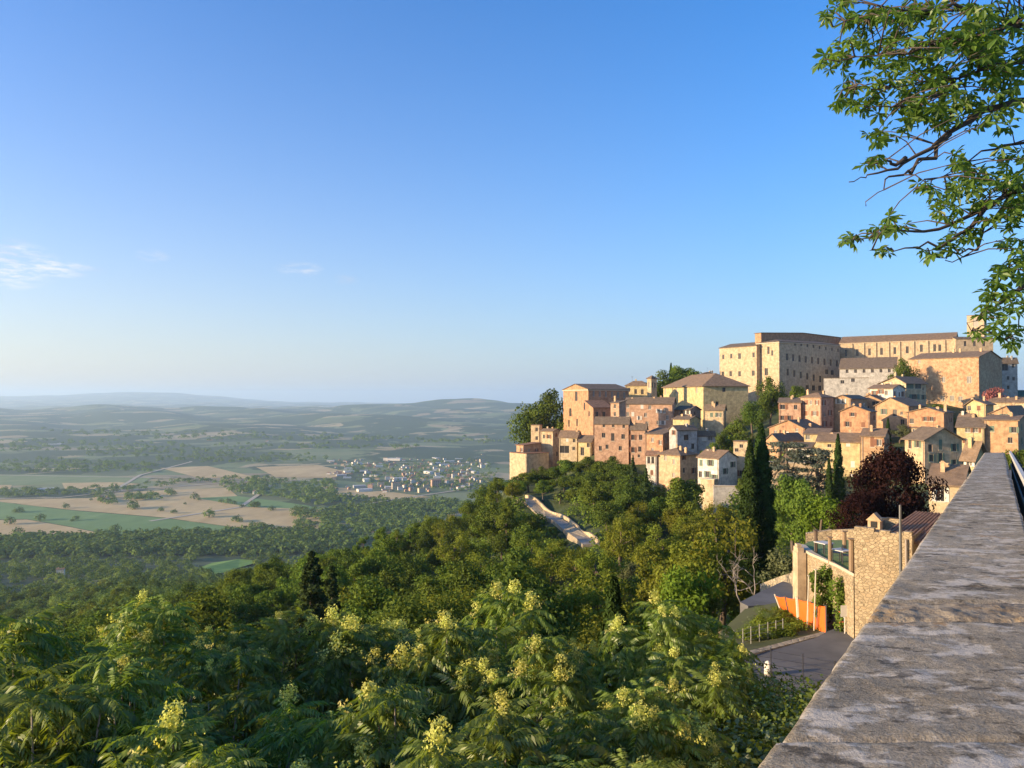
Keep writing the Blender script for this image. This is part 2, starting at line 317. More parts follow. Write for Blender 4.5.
# ------------------------------------------------------------------ buildings
REG = {1: (500, 360, 6.4), 2: (640, 310, 6.4), 3: (780, 310, 6.4), 4: (884, 310, 6.4), 5: (580, 400, 6.4), 6: (700, 400, 6.4), 7: (820, 380, 6.4), 8: (960, 380, 9.6), 0: (0, 0, 1)}
def zz(r, x, y): a, b, k = REG[r]; return a + x / k, b + y / k
WCACHE = {}
def win_mesh(w, h, style, pane=0):
    key = (round(w, 2), round(h, 2), style, pane)
    if key not in WCACHE:
        b = MB(); t = .07
        b.box((-w / 2 + t, .14, t), (w / 2 - t, .17, h - t), 0)
        for q in (((-w / 2, .10, 0), (-w / 2 + t, .18, h)), ((w / 2 - t, .10, 0), (w / 2, .18, h)), ((-w / 2 + t, .10, 0), (w / 2 - t, .18, t)), ((-w / 2 + t, .10, h - t), (w / 2 - t, .18, h)), ((-.03, .11, t), (.03, .139, h - t))): b.box(*q, 1)
        WCACHE[key] = b.mesh('window', [(GLASS, GLASS2, GLASS3)[pane], SHUT_W if style == 'w' or pane == 1 else FRAME])
    return WCACHE[key]
def sill_mesh(w):
    key = ('sill', round(w, 2))
    if key not in WCACHE:
        b = MB(); b.box((-w / 2 - .12, -.10, -.14), (w / 2 + .12, .09, -.003)); WCACHE[key] = b.mesh('sill', TRIM)
    return WCACHE[key]
def shut_mesh(w, h, style):
    key = ('sh', round(w, 2), round(h, 2), style)
    if key not in WCACHE:
        b = MB(); b.box((0, -.06, 0), (w / 2, -.005, h))
        for k in range(5): b.box((.04, -.075, h * (k + .2) / 5), (w / 2 - .04, -.0605, h * (k + .7) / 5))
        WCACHE[key] = b.mesh('shutter', {'g': SHUT_G, 'b': SHUT_B, 'w': SHUT_W}[style])
    return WCACHE[key]
def wall_face(b, L, H, wins, T):
    """wall rectangle LxH in a local frame T(u,v,depth) with rectangular openings and reveals"""
    us = sorted({0, L, *[max(0, a - w / 2) for a, v, w, h in wins], *[min(L, a + w / 2) for a, v, w, h in wins]})
    vs = sorted({0, H, *[max(0, v) for a, v, w, h in wins], *[min(H, v + h) for a, v, w, h in wins]})
    for i in range(len(us) - 1):
        for j in range(len(vs) - 1):
            cu, cv = (us[i] + us[i + 1]) / 2, (vs[j] + vs[j + 1]) / 2
            if any(abs(cu - a) < w / 2 and v < cv < v + h for a, v, w, h in wins): continue
            b.face([T(us[i], vs[j], 0), T(us[i + 1], vs[j], 0), T(us[i + 1], vs[j + 1], 0), T(us[i], vs[j + 1], 0)])
    for a, v, w, h in wins:
        d = .30; u0, u1, v1 = a - w / 2, a + w / 2, v + h
        for q in (((u0, v), (u0, v1)), ((u0, v1), (u1, v1)), ((u1, v1), (u1, v)), ((u1, v), (u0, v))):
            b.face([T(*q[0], 0), T(*q[1], 0), T(*q[1], d), T(*q[0], d)])
        b.face([T(u0, v, d), T(u1, v, d), T(u1, v1, d), T(u0, v1, d)])
def house(name, label, cat, reg, xl, xc, xr, ye, yb, D, a=20, roof='gable_r', rh=1.6, mat='cream', rmat=None, fw=(), rw=(), shut=None, ch=(), dep=9, parent=None, wd=(.95, 1.35), pil=(), found=3.0, apex=.5, over=.35, open_top=False, group=None, pn='wall', cor=False):
    rmat = rmat or ROOF; a = R(a)
    pxl, pye = zz(reg, xl, ye); pxc, pyb = zz(reg, xc, yb); C = at(pxc, pye, D); zb = at(pxc, pyb, D).z - found
    v = Vector((C.x, C.y, 0)).normalized(); left = Vector((-v.y, v.x, 0))
    n1 = -v * math.cos(a) + left * math.sin(a); n2 = -v * math.sin(a) - left * math.cos(a); u1, u2 = -n2, -n1
    def ext(u, px):
        k = (px - 512) / FPX; return (k * C.y - C.x) / (u.x - k * u.y)
    w1 = ext(u1, pxl) if xl != xc else dep
    w2 = dep if xr is None else ext(u2, zz(reg, xr, 0)[0])
    if not (0 < w2 < 90): w2 = dep
    X = -u1; O = C + u1 * w1
    if 1: zb = min([zb] + [ground(q.x, q.y) - 1.0 for q in (C, C + u1 * w1, C + u2 * w2, C + u1 * w1 + u2 * w2)])
    O.z = zb; H = C.z - zb; ang = math.atan2(X.y, X.x)
    def hit(px, py, P, n):
        d = pxdir(px, py); t = P.dot(n) / d.dot(n); return d * t
    def conv(ws, face):
        out = []
        for q in ws:
            r_, x, y = (q[0]); w, h = q[1] if len(q) > 1 and q[1] else wd
            px, py = zz(r_, x, y); p = hit(px, py, C, n1 if face == 0 else n2) - O
            u = p.dot(X) if face == 0 else (p - X * w1).dot(u2); L = w1 if face == 0 else w2
            w = min(w, L - .5); u = min(max(u, w / 2 + .2), L - w / 2 - .2); vv = min(max(p.z - h / 2, .3), H - h - .12)
            if any(abs(u - o[0]) < (w + o[2]) / 2 + .15 and abs(vv - o[1]) < (h + o[3]) / 2 + .25 and vv < o[1] + o[3] + .1 and o[1] < vv + h + .1 for o in out): continue
            out.append((u, vv, w, h))
        return out
    F, G = conv(fw, 0), conv(rw, 1)
    if parent is None and (fw or rw) and cat in ('house', 'building') and name not in ('stone_cottage', 'cottage', 'old_brick_palace', 'hip_roofed_hall', 'roadside_house'):
        q_ = random.Random(len(label) * 7 + int(xl)); vis = zb + found
        for (lst, L, pr) in ((F, w1, .42), (G, w2, .5)):
            v_ = H - 2.5
            while v_ > .8 and L > 2.6:
                n_ = max(1, int(L / 2.7))
                for i_ in range(n_):
                    if q_.random() > pr: continue
                    w_, h_ = q_.choice(((.8, 1.3), (.9, 1.5), (.7, .9), (1.0, 1.6))); u_ = (i_ + .5) * L / n_ + q_.uniform(-.35, .35); u_ = min(max(u_, w_ / 2 + .35), L - w_ / 2 - .35); vv_ = v_ + q_.uniform(-.2, .2)
                    if any(abs(u_ - o[0]) < (w_ + o[2]) / 2 + .5 and vv_ < o[1] + o[3] + .5 and o[1] < vv_ + h_ + .5 for o in lst): continue
                    lst.append((u_, vv_, w_, h_))
                v_ -= 3.0
    b = MB()
    wall_face(b, w1, H, F, lambda u, q, d: (u, d, q)); wall_face(b, w2, H, G, lambda u, q, d: (w1 - d, u, q))
    b.face([(w1, w2, 0), (0, w2, 0), (0, w2, H), (w1, w2, H)]); b.face([(0, w2, 0), (0, 0, 0), (0, 0, H), (0, w2, H)])
    rb = MB(); o = over; e = .06; t = .2
    if roof == 'gable_f':      # gable looks out of the front face, ridge runs back
        ax = w1 * apex
        for y in (0, w2): b.face([(0, y, H), (w1, y, H), (ax, y, H + rh)] if y == 0 else [(w1, y, H), (0, y, H), (ax, y, H + rh)])
        sl, sr = rh / ax, rh / (w1 - ax)
        rb.prism([(-o, -o, H - o * sl + e), (ax, -o, H + rh + e), (ax, w2 + o, H + rh + e), (-o, w2 + o, H - o * sl + e)], t)
        rb.prism([(ax, -o, H + rh + e), (w1 + o, -o, H - o * sr + e), (w1 + o, w2 + o, H - o * sr + e), (ax, w2 + o, H + rh + e)], t)
    elif roof == 'gable_r':
        ay = w2 * apex; s0, s1 = rh / ay, rh / (w2 - ay)
        b.face([(w1, 0, H), (w1, w2, H), (w1, ay, H + rh)]); b.face([(0, w2, H), (0, 0, H), (0, ay, H + rh)])
        rb.prism([(-o, -o, H - o * s0 + e), (w1 + o, -o, H - o * s0 + e), (w1 + o, ay, H + rh + e), (-o, ay, H + rh + e)], t)
        rb.prism([(-o, ay, H + rh + e), (w1 + o, ay, H + rh + e), (w1 + o, w2 + o, H - o * s1 + e), (-o, w2 + o, H - o * s1 + e)], t)
    elif roof == 'hip':
        m = min(w1, w2) / 2; s0 = rh / m; A, B, Cc, Dd = (-o, -o, H - o * s0 + e), (w1 + o, -o, H - o * s0 + e), (w1 + o, w2 + o, H - o * s0 + e), (-o, w2 + o, H - o * s0 + e)
        if w1 >= w2: r0, r1 = (m, m, H + rh + e), (w1 - m + .01, m, H + rh + e); fs = ((A, B, r1, r0), (B, Cc, r1), (Cc, Dd, r0, r1), (Dd, A, r0))
        else: r0, r1 = (m, m, H + rh + e), (m, w2 - m + .01, H + rh + e); fs = ((A, B, r0), (B, Cc, r1, r0), (Cc, Dd, r1), (Dd, A, r0, r1))
        for f in fs: rb.prism(f, t)
    elif roof == 'shed_b':     # rises to the back
        b.face([(w1, 0, H), (w1, w2, H), (w1, w2, H + rh)]); b.face([(0, w2, H), (0, 0, H), (0, w2, H + rh)]); b.face([(w1, w2, H), (0, w2, H), (0, w2, H + rh), (w1, w2, H + rh)])
        s0 = rh / w2; rb.prism([(-o, -o, H - o * s0 + e), (w1 + o, -o, H - o * s0 + e), (w1 + o, w2, H + rh + e), (-o, w2, H + rh + e)], t)
    elif roof == 'shed_r':     # falls to the right
        b.face([(0, 0, H), (w1, 0, H), (0, 0, H + rh)]); b.face([(w1, w2, H), (0, w2, H), (0, w2, H + rh)]); b.face([(0, w2, H), (0, 0, H), (0, 0, H + rh), (0, w2, H + rh)])
        s0 = rh / w1; rb.prism([(0, -o, H + rh + e), (w1 + o, -o, H - o * s0 + e), (w1 + o, w2 + o, H - o * s0 + e), (0, w2 + o, H + rh + e)], t)
    elif roof == 'shed_l':     # falls to the left
        b.face([(0, 0, H), (w1, 0, H), (w1, 0, H + rh)]); b.face([(w1, w2, H), (0, w2, H), (w1, w2, H + rh)]); b.face([(w1, 0, H), (w1, w2, H), (w1, w2, H + rh), (w1, 0, H + rh)])
        s0 = rh / w1; rb.prism([(-o, -o, H - o * s0 + e), (w1, -o, H + rh + e), (w1, w2 + o, H + rh + e), (-o, w2 + o, H - o * s0 + e)], t)
    elif roof == 'pyramid':
        p = (w1 / 2, w2 / 2, H + rh); q = [(-o, -o, H + e), (w1 + o, -o, H + e), (w1 + o, w2 + o, H + e), (-o, w2 + o, H + e)]
        for i in range(4): rb.prism([q[i], q[(i + 1) % 4], p], t)
    else:                       # flat with low coping
        if open_top:            # a ragged row of stones along the wall head
            q_ = random.Random(3); k_ = 0.0
            while k_ < w1 - .2:
                l_ = q_.uniform(.25, .5); rb.box((k_, .01, H + .002), (min(w1, k_ + l_ - .01), .36, H + q_.choice((.03, .06, .1, .14, .2)))); k_ += l_
        else: rb.box((-.12, -.12, H - .02), (w1 + .12, w2 + .12, H + .18))
    if parent is None:
        root = empty(name, O, ang); tag(root, label, cat, group); wl = b.build('wall', WALL[mat], root); loc0 = (0, 0, 0)
    else:
        root = wl = b.build(name, WALL[mat], parent); tag(wl, label)
        wl.matrix_parent_inverse.identity(); pm = parent_matrix(parent).inverted()
        from mathutils import Matrix
        M = pm @ (Matrix.Translation(O) @ Matrix.Rotation(ang, 4, 'Z')); wl.matrix_local = M
    ro = rb.build('roof' if roof != 'flat' else 'coping', rmat, root)
    for (L, face) in ((F, 0), (G, 1)):
        for k, (u, vv, w, h) in enumerate(L):
            hq = (k * 7 + face * 3 + len(label or name) * 5 + int(xl)); st = shut if (shut and hq % 4) else None
            if not shut and D < 262 and cat == 'house' and hq % 5 < 2: st = ('b', 'g', 'w')[(len(label) + int(xl)) % 3]
            wo = link('window', win_mesh(w, h, shut, (0, 0, 1, 0, 0, 2, 0)[hq % 7]), root); sub = wo if parent is None else None
            if face == 0: wo.location = (u, 0, vv)
            else: wo.location = (w1, u, vv); wo.rotation_euler = (0, 0, math.pi / 2)
            if sub:
                if D < 262: link('sill', sill_mesh(w), wo)
                if st and h < 2.4:
                    for sx in (-1, 1):
                        so = link('shutter', shut_mesh(w, h, st), wo)
                        so.location = (w / 2 + .02, 0, 0) if sx > 0 else (-w - .02, 0, 0)
                        if (k + len(F)) % 3 == 0: so.location = (0.004 if sx > 0 else -w / 2 - .004, .07, 0)   # closed
    if parent is None:
        for (cx, cy, chh) in ch:
            px, py = zz(reg, cx, cy); p = hit(px, py, C + u2 * (w2 * .45), n1) - O; u = min(max(p.dot(X), .6), w1 - .6); zt = max(p.z, H + .9)
            cb = MB(); cb.box((u - .32, w2 * .45 - .28, H - .1), (u + .32, w2 * .45 + .28, zt)); cb.box((u - .42, w2 * .45 - .38, zt + .003), (u + .42, w2 * .45 + .38, zt + .12)); cb.box((u - .25, w2 * .45 - .2, zt + .123), (u + .25, w2 * .45 + .2, zt + .3))
            cb.build('chimney', WALL['tan' if mat != 'white' else 'white'], ro)
        if cat == 'house' and roof in ('gable_r', 'gable_f', 'hip') and name not in ('stone_cottage',):
            q_ = random.Random(len(label) * 3 + int(xr or xc))
            for k_ in range(q_.choice((1, 2, 2)) if not ch else 1):
                u_, v_ = w1 * q_.uniform(.15, .85), w2 * q_.uniform(.25, .75); zt = H + rh + q_.uniform(.1, .6); cb = MB(); cb.box((u_ - .26, v_ - .26, H - .1), (u_ + .26, v_ + .26, zt)); cb.box((u_ - .36, v_ - .36, zt + .003), (u_ + .36, v_ + .36, zt + .1)); cb.box((u_ - .2, v_ - .18, zt + .103), (u_ + .2, v_ + .18, zt + .26)); cb.build('chimney', WALL[mat if q_.random() < .5 else 'tan'], ro)
            if q_.random() < .6:
                u_, v_ = w1 * q_.uniform(.2, .8), w2 * .5; z_ = H + rh * .9; cb = MB(); cb.tube([(u_, v_, H), (u_, v_, z_ + 2.0)], .03, 4)
                for i_ in range(4): cb.tube([(u_ - .5 + .1 * i_, v_, z_ + 1.95 - .16 * i_), (u_ + .5 - .1 * i_, v_, z_ + 1.95 - .16 * i_)], .018, 4)
                cb.build('aerial', DARKMETAL, ro)
        if cat == 'house' and H > 4:
            q_ = random.Random(len(label)); u_ = w1 - .25 if q_.random() < .6 else .25
            pb = MB(); pb.tube([(u_, -.09, .3), (u_, -.09, H - .15)], .06, 6); pb.build('downpipe', FRAME, root)
        for (r_, x) in pil:
            px = zz(r_, x, 0)[0]; k = (px - 512) / FPX; w = (k * C.y - C.x) / (u1.x - k * u1.y); u = w1 - w
            pb = MB(); pb.box((u - .45, -.45, 0), (u + .45, -.003, H - .35)); pb.build('pilaster', WALL[mat], root)
        if cor:
            cb = MB(); cb.box((-.25, -.28, H - .55), (w1 + .28, -.003, H - .2)); cb.box((w1 + .003, -.003, H - .55), (w1 + .28, w2, H - .2)); cb.build('cornice', TRIM, root)
    root['w1'] = w1; root['w2'] = w2; root['hh'] = H
    return root
def parent_matrix(o):
    from mathutils import Matrix
    return Matrix.Translation(o.location) @ Matrix.Rotation(o.rotation_euler.z, 4, 'Z')
def w(r, *pts, s=None): return [((r, x, y), s) for x, y in pts]
def row(r, p0, p1, n, s=None): return [((r, p0[0] + (p1[0] - p0[0]) * i / max(1, n - 1), p0[1] + (p1[1] - p0[1]) * i / max(1, n - 1)), s) for i in range(n)]

# --- the crown of the hill: palace, long church, bell tower
pal = house('palace', 'long pale palace on the hilltop, three rows of windows on its shaded side', 'palace', 2, 748, 890, 1280, 200, 500, 300, 40, 'hip', 1.3, 'stone', ROOFD,
  fw=w(2, (822, 258), s=(1.1, 3.0)) + w(2, (846, 275), s=(.9, 2.2)) + w(2, (808, 395), s=(1.7, 2.9)) + w(2, (770, 260), s=(.8, 2)),
  rw=row(3, (97, 215), (372, 258), 8, (1, 1.3)) + row(3, (45, 300), (365, 342), 9, (1.25, 2.7)) + row(3, (50, 398), (258, 442), 6, (1.25, 2.7)) + row(3, (175, 498), (255, 500), 3, (1.9, 2.2)) + w(3, (300, 395), (335, 400), s=(2, 2)), cor=True)
house('wing', 'lower left wing in full sun', None, 2, 510, 746, None, 226, 480, 306.6, 38, 'gable_r', 1.9, 'stone', ROOFD, dep=15,
  fw=w(2, (533, 300), (584, 295), (727, 287), s=(1.1, 2)) + w(2, (637, 295), s=(1.4, 2.4)) + w(2, (530, 410), (580, 408), (637, 408), (725, 404), s=(1.3, 2.2)), parent=pal)
house('attic', None, None, 2, 738, 775, 1290, 145, 230, 309, 42, 'gable_r', 1.0, 'orange', ROOFD, parent=pal, found=6)
chu = house('church', 'long honey-coloured hilltop church with slit windows and a plain tiled roof', 'church', 3, 385, 1120, None, 183, 420, 300, 4, 'gable_r', 3.0, 'stone', ROOF, dep=15,
  fw=w(3, (423, 275), (495, 272), (573, 268), (650, 265), (735, 260), (815, 255), (905, 245), (990, 242), s=(1.0, 2.9)) + w(4, (325, 242), (357, 242), s=(1.0, 2.6)), pil=[(3, x) for x in (460, 535, 612, 695, 765, 855, 945)] + [(4, 388)], cor=True)
house('apse', None, None, 4, 440, 458, 702, 182, 300, 298, 66, 'shed_r', .8, 'stone', ROOFD, rw=row(4, (520, 215), (640, 215), 3, (1, 2)), parent=chu)
house('aisle', None, None, 3, 382, 742, None, 368, 460, 290, 2, 'shed_b', 4.4, 'grey', ROOFD, dep=9, fw=row(3, (430, 392), (700, 388), 6, (1, 1.4)), parent=chu)
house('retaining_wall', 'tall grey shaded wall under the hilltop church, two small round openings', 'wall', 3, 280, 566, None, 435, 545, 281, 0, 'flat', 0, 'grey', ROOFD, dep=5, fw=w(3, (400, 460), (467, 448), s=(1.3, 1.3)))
tow = house('bell_tower', 'pale square bell tower rising behind the right end of the long church', 'tower', 4, 535, 640, 662, 30, 260, 325, 14, 'flat', 0, 'stone', ROOF, fw=w(4, (588, 80), s=(2, 3.6)), dep=8)
# --- left flank of the town
c1 = house('brick_church', 'tall brick church with gabled front at the left end of the town', 'church', 1, 405, 565, 825, 185, 470, 265, 62, 'gable_f', 1.9, 'orange', ROOFD,
  fw=w(1, (488, 232), s=(1.9, 3.4)) + w(1, (541, 296), s=(1.4, 2.6)) + w(1, (450, 335), s=(1.9, 3)) + w(1, (441, 405), (493, 400), s=(1.2, 2.6)), rw=row(1, (600, 215), (795, 225), 6, (.8, 2)), cor=True)
house('aisle', None, None, 1, 545, 597, 712, 302, 400, 256, 62, 'shed_r', 2.2, 'orange', ROOFR, fw=w(1, (570, 345), s=(1, 1.8)), rw=w(1, (620, 350), (665, 350), s=(1.1, 2)) + w(1, (693, 352), s=(2, 2.6)), parent=c1)
house('tower_house', 'narrow flat-topped cream house left of the brick church', 'house', 1, 198, 255, 270, 418, 530, 268, 20, 'flat', 0, 'cream', ROOF, fw=w(1, (235, 445), (235, 500)), dep=5)
house('cream_house', 'low cream house in front of the brick church, two small windows under its eave', 'house', 1, 258, 338, 388, 455, 560, 259, 35, 'gable_r', .7, 'cream', ROOF, fw=w(1, (282, 490), (312, 490)), rw=w(1, (360, 480)))
house('bastion_house', 'pale windowless bastion house at the lowest left corner of the town', 'house', 1, 62, 170, 312, 602, 752, 248, 50, 'flat', 0, 'cream', ROOFR, found=5)
house('terrace_house', 'small red brick house on top of the pale bastion', 'house', 1, 105, 152, 262, 545, 612, 254, 48, 'shed_b', .6, 'brick', ROOFR, fw=w(1, (140, 575)), rw=w(1, (185, 580)))
house('loggia_house', 'cream house with a dark loggia below the brick church', 'house', 1, 378, 492, 520, 492, 612, 246, 18, 'gable_r', 1.9, 'cream', ROOF, fw=w(1, (412, 572), s=(3.2, 2.4)) + w(1, (430, 512), (475, 516), (472, 566), s=(.9, 1.1)), ch=((515, 455, 1),))
house('yellow_house', 'narrow yellow house wedged between the loggia house and the pink apartment block', 'house', 1, 500, 582, 606, 522, 625, 243, 22, 'shed_b', 1.8, 'yellow', ROOFD, fw=w(1, (527, 585), s=(1.2, 2.6)) + w(1, (565, 545)), dep=7)
house('apartment_block', 'big pink apartment block with two rows of windows above the hillside trees', 'building', 1, 604, 822, 838, 405, 645, 234, 10, 'gable_r', 1.9, 'pink', ROOFD, fw=w(1, (665, 420), (725, 420), (792, 425), s=(.8, 1)) + w(1, (663, 482), (788, 490), s=(1.1, 1.5)) + w(1, (722, 493), s=(1, 2.4)) + w(1, (685, 555), (770, 565)), ch=((765, 375, 1),), dep=10)
house('pink_house', 'pink house attached to the right of the big pink apartment block', 'house', 1, 836, 934, 942, 440, 650, 232, 8, 'gable_r', 1.6, 'pink', ROOFD, fw=w(1, (850, 495), (900, 495), (850, 575), (895, 570), s=(1, 1.6)), ch=((860, 395, 1),))
house('orange_house', 'orange house with a dark side wall, right of the attached pink house', 'house', 5, 418, 530, 612, 218, 350, 227, 33, 'shed_b', 1.5, 'orange', ROOFD, fw=w(5, (465, 255), (515, 272), (465, 322)), rw=w(5, (580, 270)))
house('long_pink_house', 'long pink house with many scattered windows under the yellow hip-roofed building', 'house', 5, 288, 594, 612, 22, 190, 250, 8, 'gable_r', 2.0, 'pink', ROOFD, fw=w(5, (306, 32), (397, 42), (447, 46), (306, 90), (338, 90), (420, 96), (505, 70), (540, 70), (500, 145), (530, 145), (430, 150)), ch=((475, -15, 1), (335, -10, 1)), dep=9)
house('stair_tower', 'narrow pink tower at the left end of the long pink house', 'tower', 1, 708, 762, 806, 272, 395, 243, 38, 'shed_b', .7, 'pink', ROOFD, fw=w(1, (735, 296), (735, 346)), ch=((735, 235, 1),))
house('yellow_villa', 'pale yellow villa beside a small turret on the skyline', 'house', 1, 802, 946, 962, 160, 260, 288, 10, 'hip', 1.6, 'yellow', ROOF, fw=w(1, (868, 202), (911, 204), s=(1, 1.9)), dep=9)
house('turret', 'slim yellow turret with tall openings on the skyline', 'tower', 1, 942, 968, 1004, 118, 260, 279, 36, 'pyramid', 1.2, 'cream', ROOF, fw=w(1, (955, 160), s=(.9, 2)), rw=w(1, (975, 160), (992, 162), s=(.8, 2)))
house('hip_roofed_hall', 'broad yellow hall with a wide hipped tile roof and brown shaded flank', 'building', 2, 150, 405, 692, 480, 615, 268, 67, 'hip', 4.4, 'yellow', ROOF, fw=w(2, (162, 522), (232, 510), (295, 508), (362, 508), s=(1.6, 2.7)), rw=w(2, (538, 510), (495, 600), s=(1.2, 1.6)), over=.7, found=6)
house('low_skyline_house', 'low dark-roofed house just left of the palace on the skyline', 'house', 2, 352, 368, 506, 418, 470, 318, 60, 'gable_l' if 0 else 'gable_r', 1.4, 'cream', ROOFD)
house('white_cottage', 'small white-walled house below the wide hipped hall', 'house', 5, 594, 702, 768, 122, 205, 238, 35, 'gable_r', .9, 'yellow', ROOFD, rw=w(5, (725, 155)), ch=((655, 95, 1),))
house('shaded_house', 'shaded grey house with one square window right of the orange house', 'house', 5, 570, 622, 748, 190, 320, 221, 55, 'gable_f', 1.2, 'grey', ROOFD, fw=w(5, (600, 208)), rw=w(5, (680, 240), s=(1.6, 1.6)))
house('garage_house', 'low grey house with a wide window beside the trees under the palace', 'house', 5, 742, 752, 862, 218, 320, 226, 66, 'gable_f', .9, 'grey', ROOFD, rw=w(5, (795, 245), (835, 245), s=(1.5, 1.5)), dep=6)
house('green_shutter_house', 'small yellow house with a green shutter beside the big tree under the palace', 'house', 5, 798, 920, 934, 60, 170, 241, 14, 'gable_r', 1.5, 'cream', ROOFD, fw=w(5, (842, 95), (885, 95)), shut='g', ch=((850, 15, 1),), dep=8)
house('brown_house', 'low brown house just right of the long pink house with many windows', 'house', 5, 604, 702, 772, 62, 150, 250, 30, 'gable_r', 1.2, 'brown', ROOFD, fw=w(5, (650, 75), (700, 78)), rw=w(5, (735, 85)))
house('tan_house', 'tall tan house with a nearly blank wall rising from the hillside trees', 'house', 5, 488, 640, 748, 350, 610, 204, 36, 'hip', 1.5, 'tan', ROOF, fw=w(5, (547, 368), s=(.9, 1.5)) + w(5, (538, 555), (600, 480), s=(.9, 1.2)), rw=w(5, (665, 365), (665, 450)), ch=((645, 300, 1), (692, 310, 1)), over=.5)
house('balcony_house', 'small white-fronted house left of the tall tan house, tall paired windows', 'house', 5, 422, 490, 500, 352, 480, 209, 14, 'shed_b', 1.0, 'white', ROOFR, fw=w(5, (440, 385), (466, 385), s=(.8, 1.9)), dep=7)
house('white_house', 'tall white house with green shutters above the grey garden wall', 'house', 5, 752, 888, 1002, 372, 580, 184, 36, 'gable_r', 1.7, 'white', ROOF, fw=w(5, (835, 402), (816, 475), (775, 402), (770, 475), s=(.95, 1.5)), rw=w(5, (930, 455), (978, 412)), shut='g', ch=((820, 325, 1),), found=4)
house('buttress_wall', 'pale buttress wall below the tall white house', 'wall', 5, 768, 858, 880, 512, 665, 181, 30, 'flat', 0, 'cream', TRIM, dep=3)
house('garden_wall', 'long grey garden wall at the foot of the tall white house', 'wall', 5, 852, 1040, None, 555, 655, 177, -8, 'flat', 0, 'grey', TRIM, dep=1)
house('pale_shed', 'low pale house between the white house and the tall cypresses', 'house', 6, 212, 318, 330, 268, 360, 192, 10, 'flat', 0, 'cream', ROOF, fw=w(6, (235, 320), (265, 295), (290, 300), s=(.9, .9)), dep=6)
# --- right flank of the town
house('gabled_house', 'cream gabled house just right of the tall cypresses', 'house', 6, 418, 506, 664, 258, 370, 190, 38, 'gable_f', 1.6, 'orange2', ROOFD, fw=w(6, (465, 292)), ch=((540, 200, 1),))
house('orange_gabled_house', 'orange house with a broad low gable below the pink house under the palace', 'house', 6, 442, 668, 780, 180, 250, 206, 24, 'gable_f', 2.1, 'orange', ROOF, apex=.55, fw=w(6, (620, 190), s=(.8, .9)), dep=9, ch=((720, 160, 1),))
house('cream_low_house', 'low cream house below the broad orange gable', 'house', 6, 664, 815, None, 218, 300, 184, 8, 'shed_b', 1.1, 'yellow', ROOF, fw=w(6, (690, 238), s=(1, 1.2)), dep=7)
house('garden_pavilion', 'white blank wall building behind the cedar', 'building', 6, 560, 705, 730, 305, 370, 170, 10, 'shed_b', .9, 'white', ROOFD, dep=5)
house('retaining_wall', 'pale rubble retaining wall behind the cedars', 'wall', 6, 440, 790, None, 410, 580, 142, -4, 'flat', 0, 'stone', TRIM, dep=2, fw=w(6, (530, 480), s=(.8, 1)), found=4)
house('long_yellow_house', 'long low yellow house behind the thin cypresses, one tiny window', 'house', 7, -20, 264, None, 396, 520, 165, 6, 'gable_r', 1.7, 'yellow', ROOF, fw=w(7, (180, 414), (60, 420), s=(.8, .7)), ch=((75, 345, 1),), dep=9)
house('terracotta_house', 'small orange house right of the long low yellow house', 'house', 7, 262, 408, None, 358, 480, 161, 8, 'gable_r', 1.4, 'orange2', ROOF, fw=w(7, (335, 395), s=(.8, 2.2)) + w(7, (380, 400)), dep=8, shut='b')
house('pink_block', 'pink house with brown shutters right of the big tree under the palace', 'house', 3, -8, 133, None, 590, 730, 224, 4, 'gable_r', 1.3, 'pink', ROOFD, fw=w(3, (18, 620), s=(1.3, 1.4)) + w(3, (100, 622), (15, 690), (60, 690)), shut='b', dep=8)
house('brick_villa', 'square pink villa with four upper windows below the palace', 'house', 3, 132, 262, 342, 556, 730, 220, 36, 'hip', 1.2, 'pink', ROOF, fw=w(3, (150, 592), (173, 592), (198, 592), (236, 592), s=(.7, 1.3)) + w(3, (164, 662), (222, 662), s=(1.2, 1.4)), shut='b', ch=((158, 515, 1),))
house('pale_gabled_house', 'pale gabled house with two white shuttered windows right of the square pink villa', 'house', 3, 338, 452, 560, 566, 750, 221, 16, 'gable_f', 1.0, 'orange2', ROOF, fw=w(3, (373, 582), (405, 582), s=(.8, 1.4)), shut='w', dep=9)
house('brick_gabled_house', 'orange brick gabled house, one small window high under the gable', 'house', 3, 383, 574, 612, 648, 775, 199, 14, 'gable_f', 1.5, 'orange', ROOF, fw=w(3, (465, 668), s=(.9, 1)) + w(3, (432, 730), (533, 735)), shut='b', dep=9, apex=.45)
house('rear_gabled_house', 'ochre gabled house behind the orange brick gabled house', 'house', 3, 470, 656, 700, 582, 680, 234, 16, 'gable_f', 1.9, 'orange2', ROOF, fw=w(3, (530, 598), (600, 598), (625, 598)), dep=9, apex=.55, ch=((560, 540, 1),))
house('white_terrace_house', 'white house with a stepped roof below the long church', 'house', 3, 568, 722, 800, 500, 600, 238, 24, 'gable_r', 1.2, 'white', ROOF, fw=w(3, (645, 522), (680, 530), (605, 530)), rw=w(3, (765, 540)), shut='b', dep=7)
house('big_gabled_house', 'cream gabled house with a dark loggia in its shaded side, below the church', 'house', 3, 638, 806, 935, 465, 620, 247, 36, 'gable_f', 2.1, 'cream', ROOFD, fw=w(3, (690, 478), s=(2, 1.6)), rw=w(3, (833, 482), (885, 484), s=(3.2, 1.8)) + w(3, (860, 555), s=(2.5, 1.6)), ch=((740, 405, 1),), over=.6, apex=.6)
house('wide_gabled_house', 'wide ochre gabled house with one tall window in the middle of the right slope', 'house', 3, 608, 822, 932, 612, 760, 206, 24, 'gable_f', 2.2, 'orange2', ROOF, fw=w(3, (735, 658), s=(1.1, 1.9)) + w(3, (665, 650), s=(.9, 1.5)), dep=9, apex=.45)
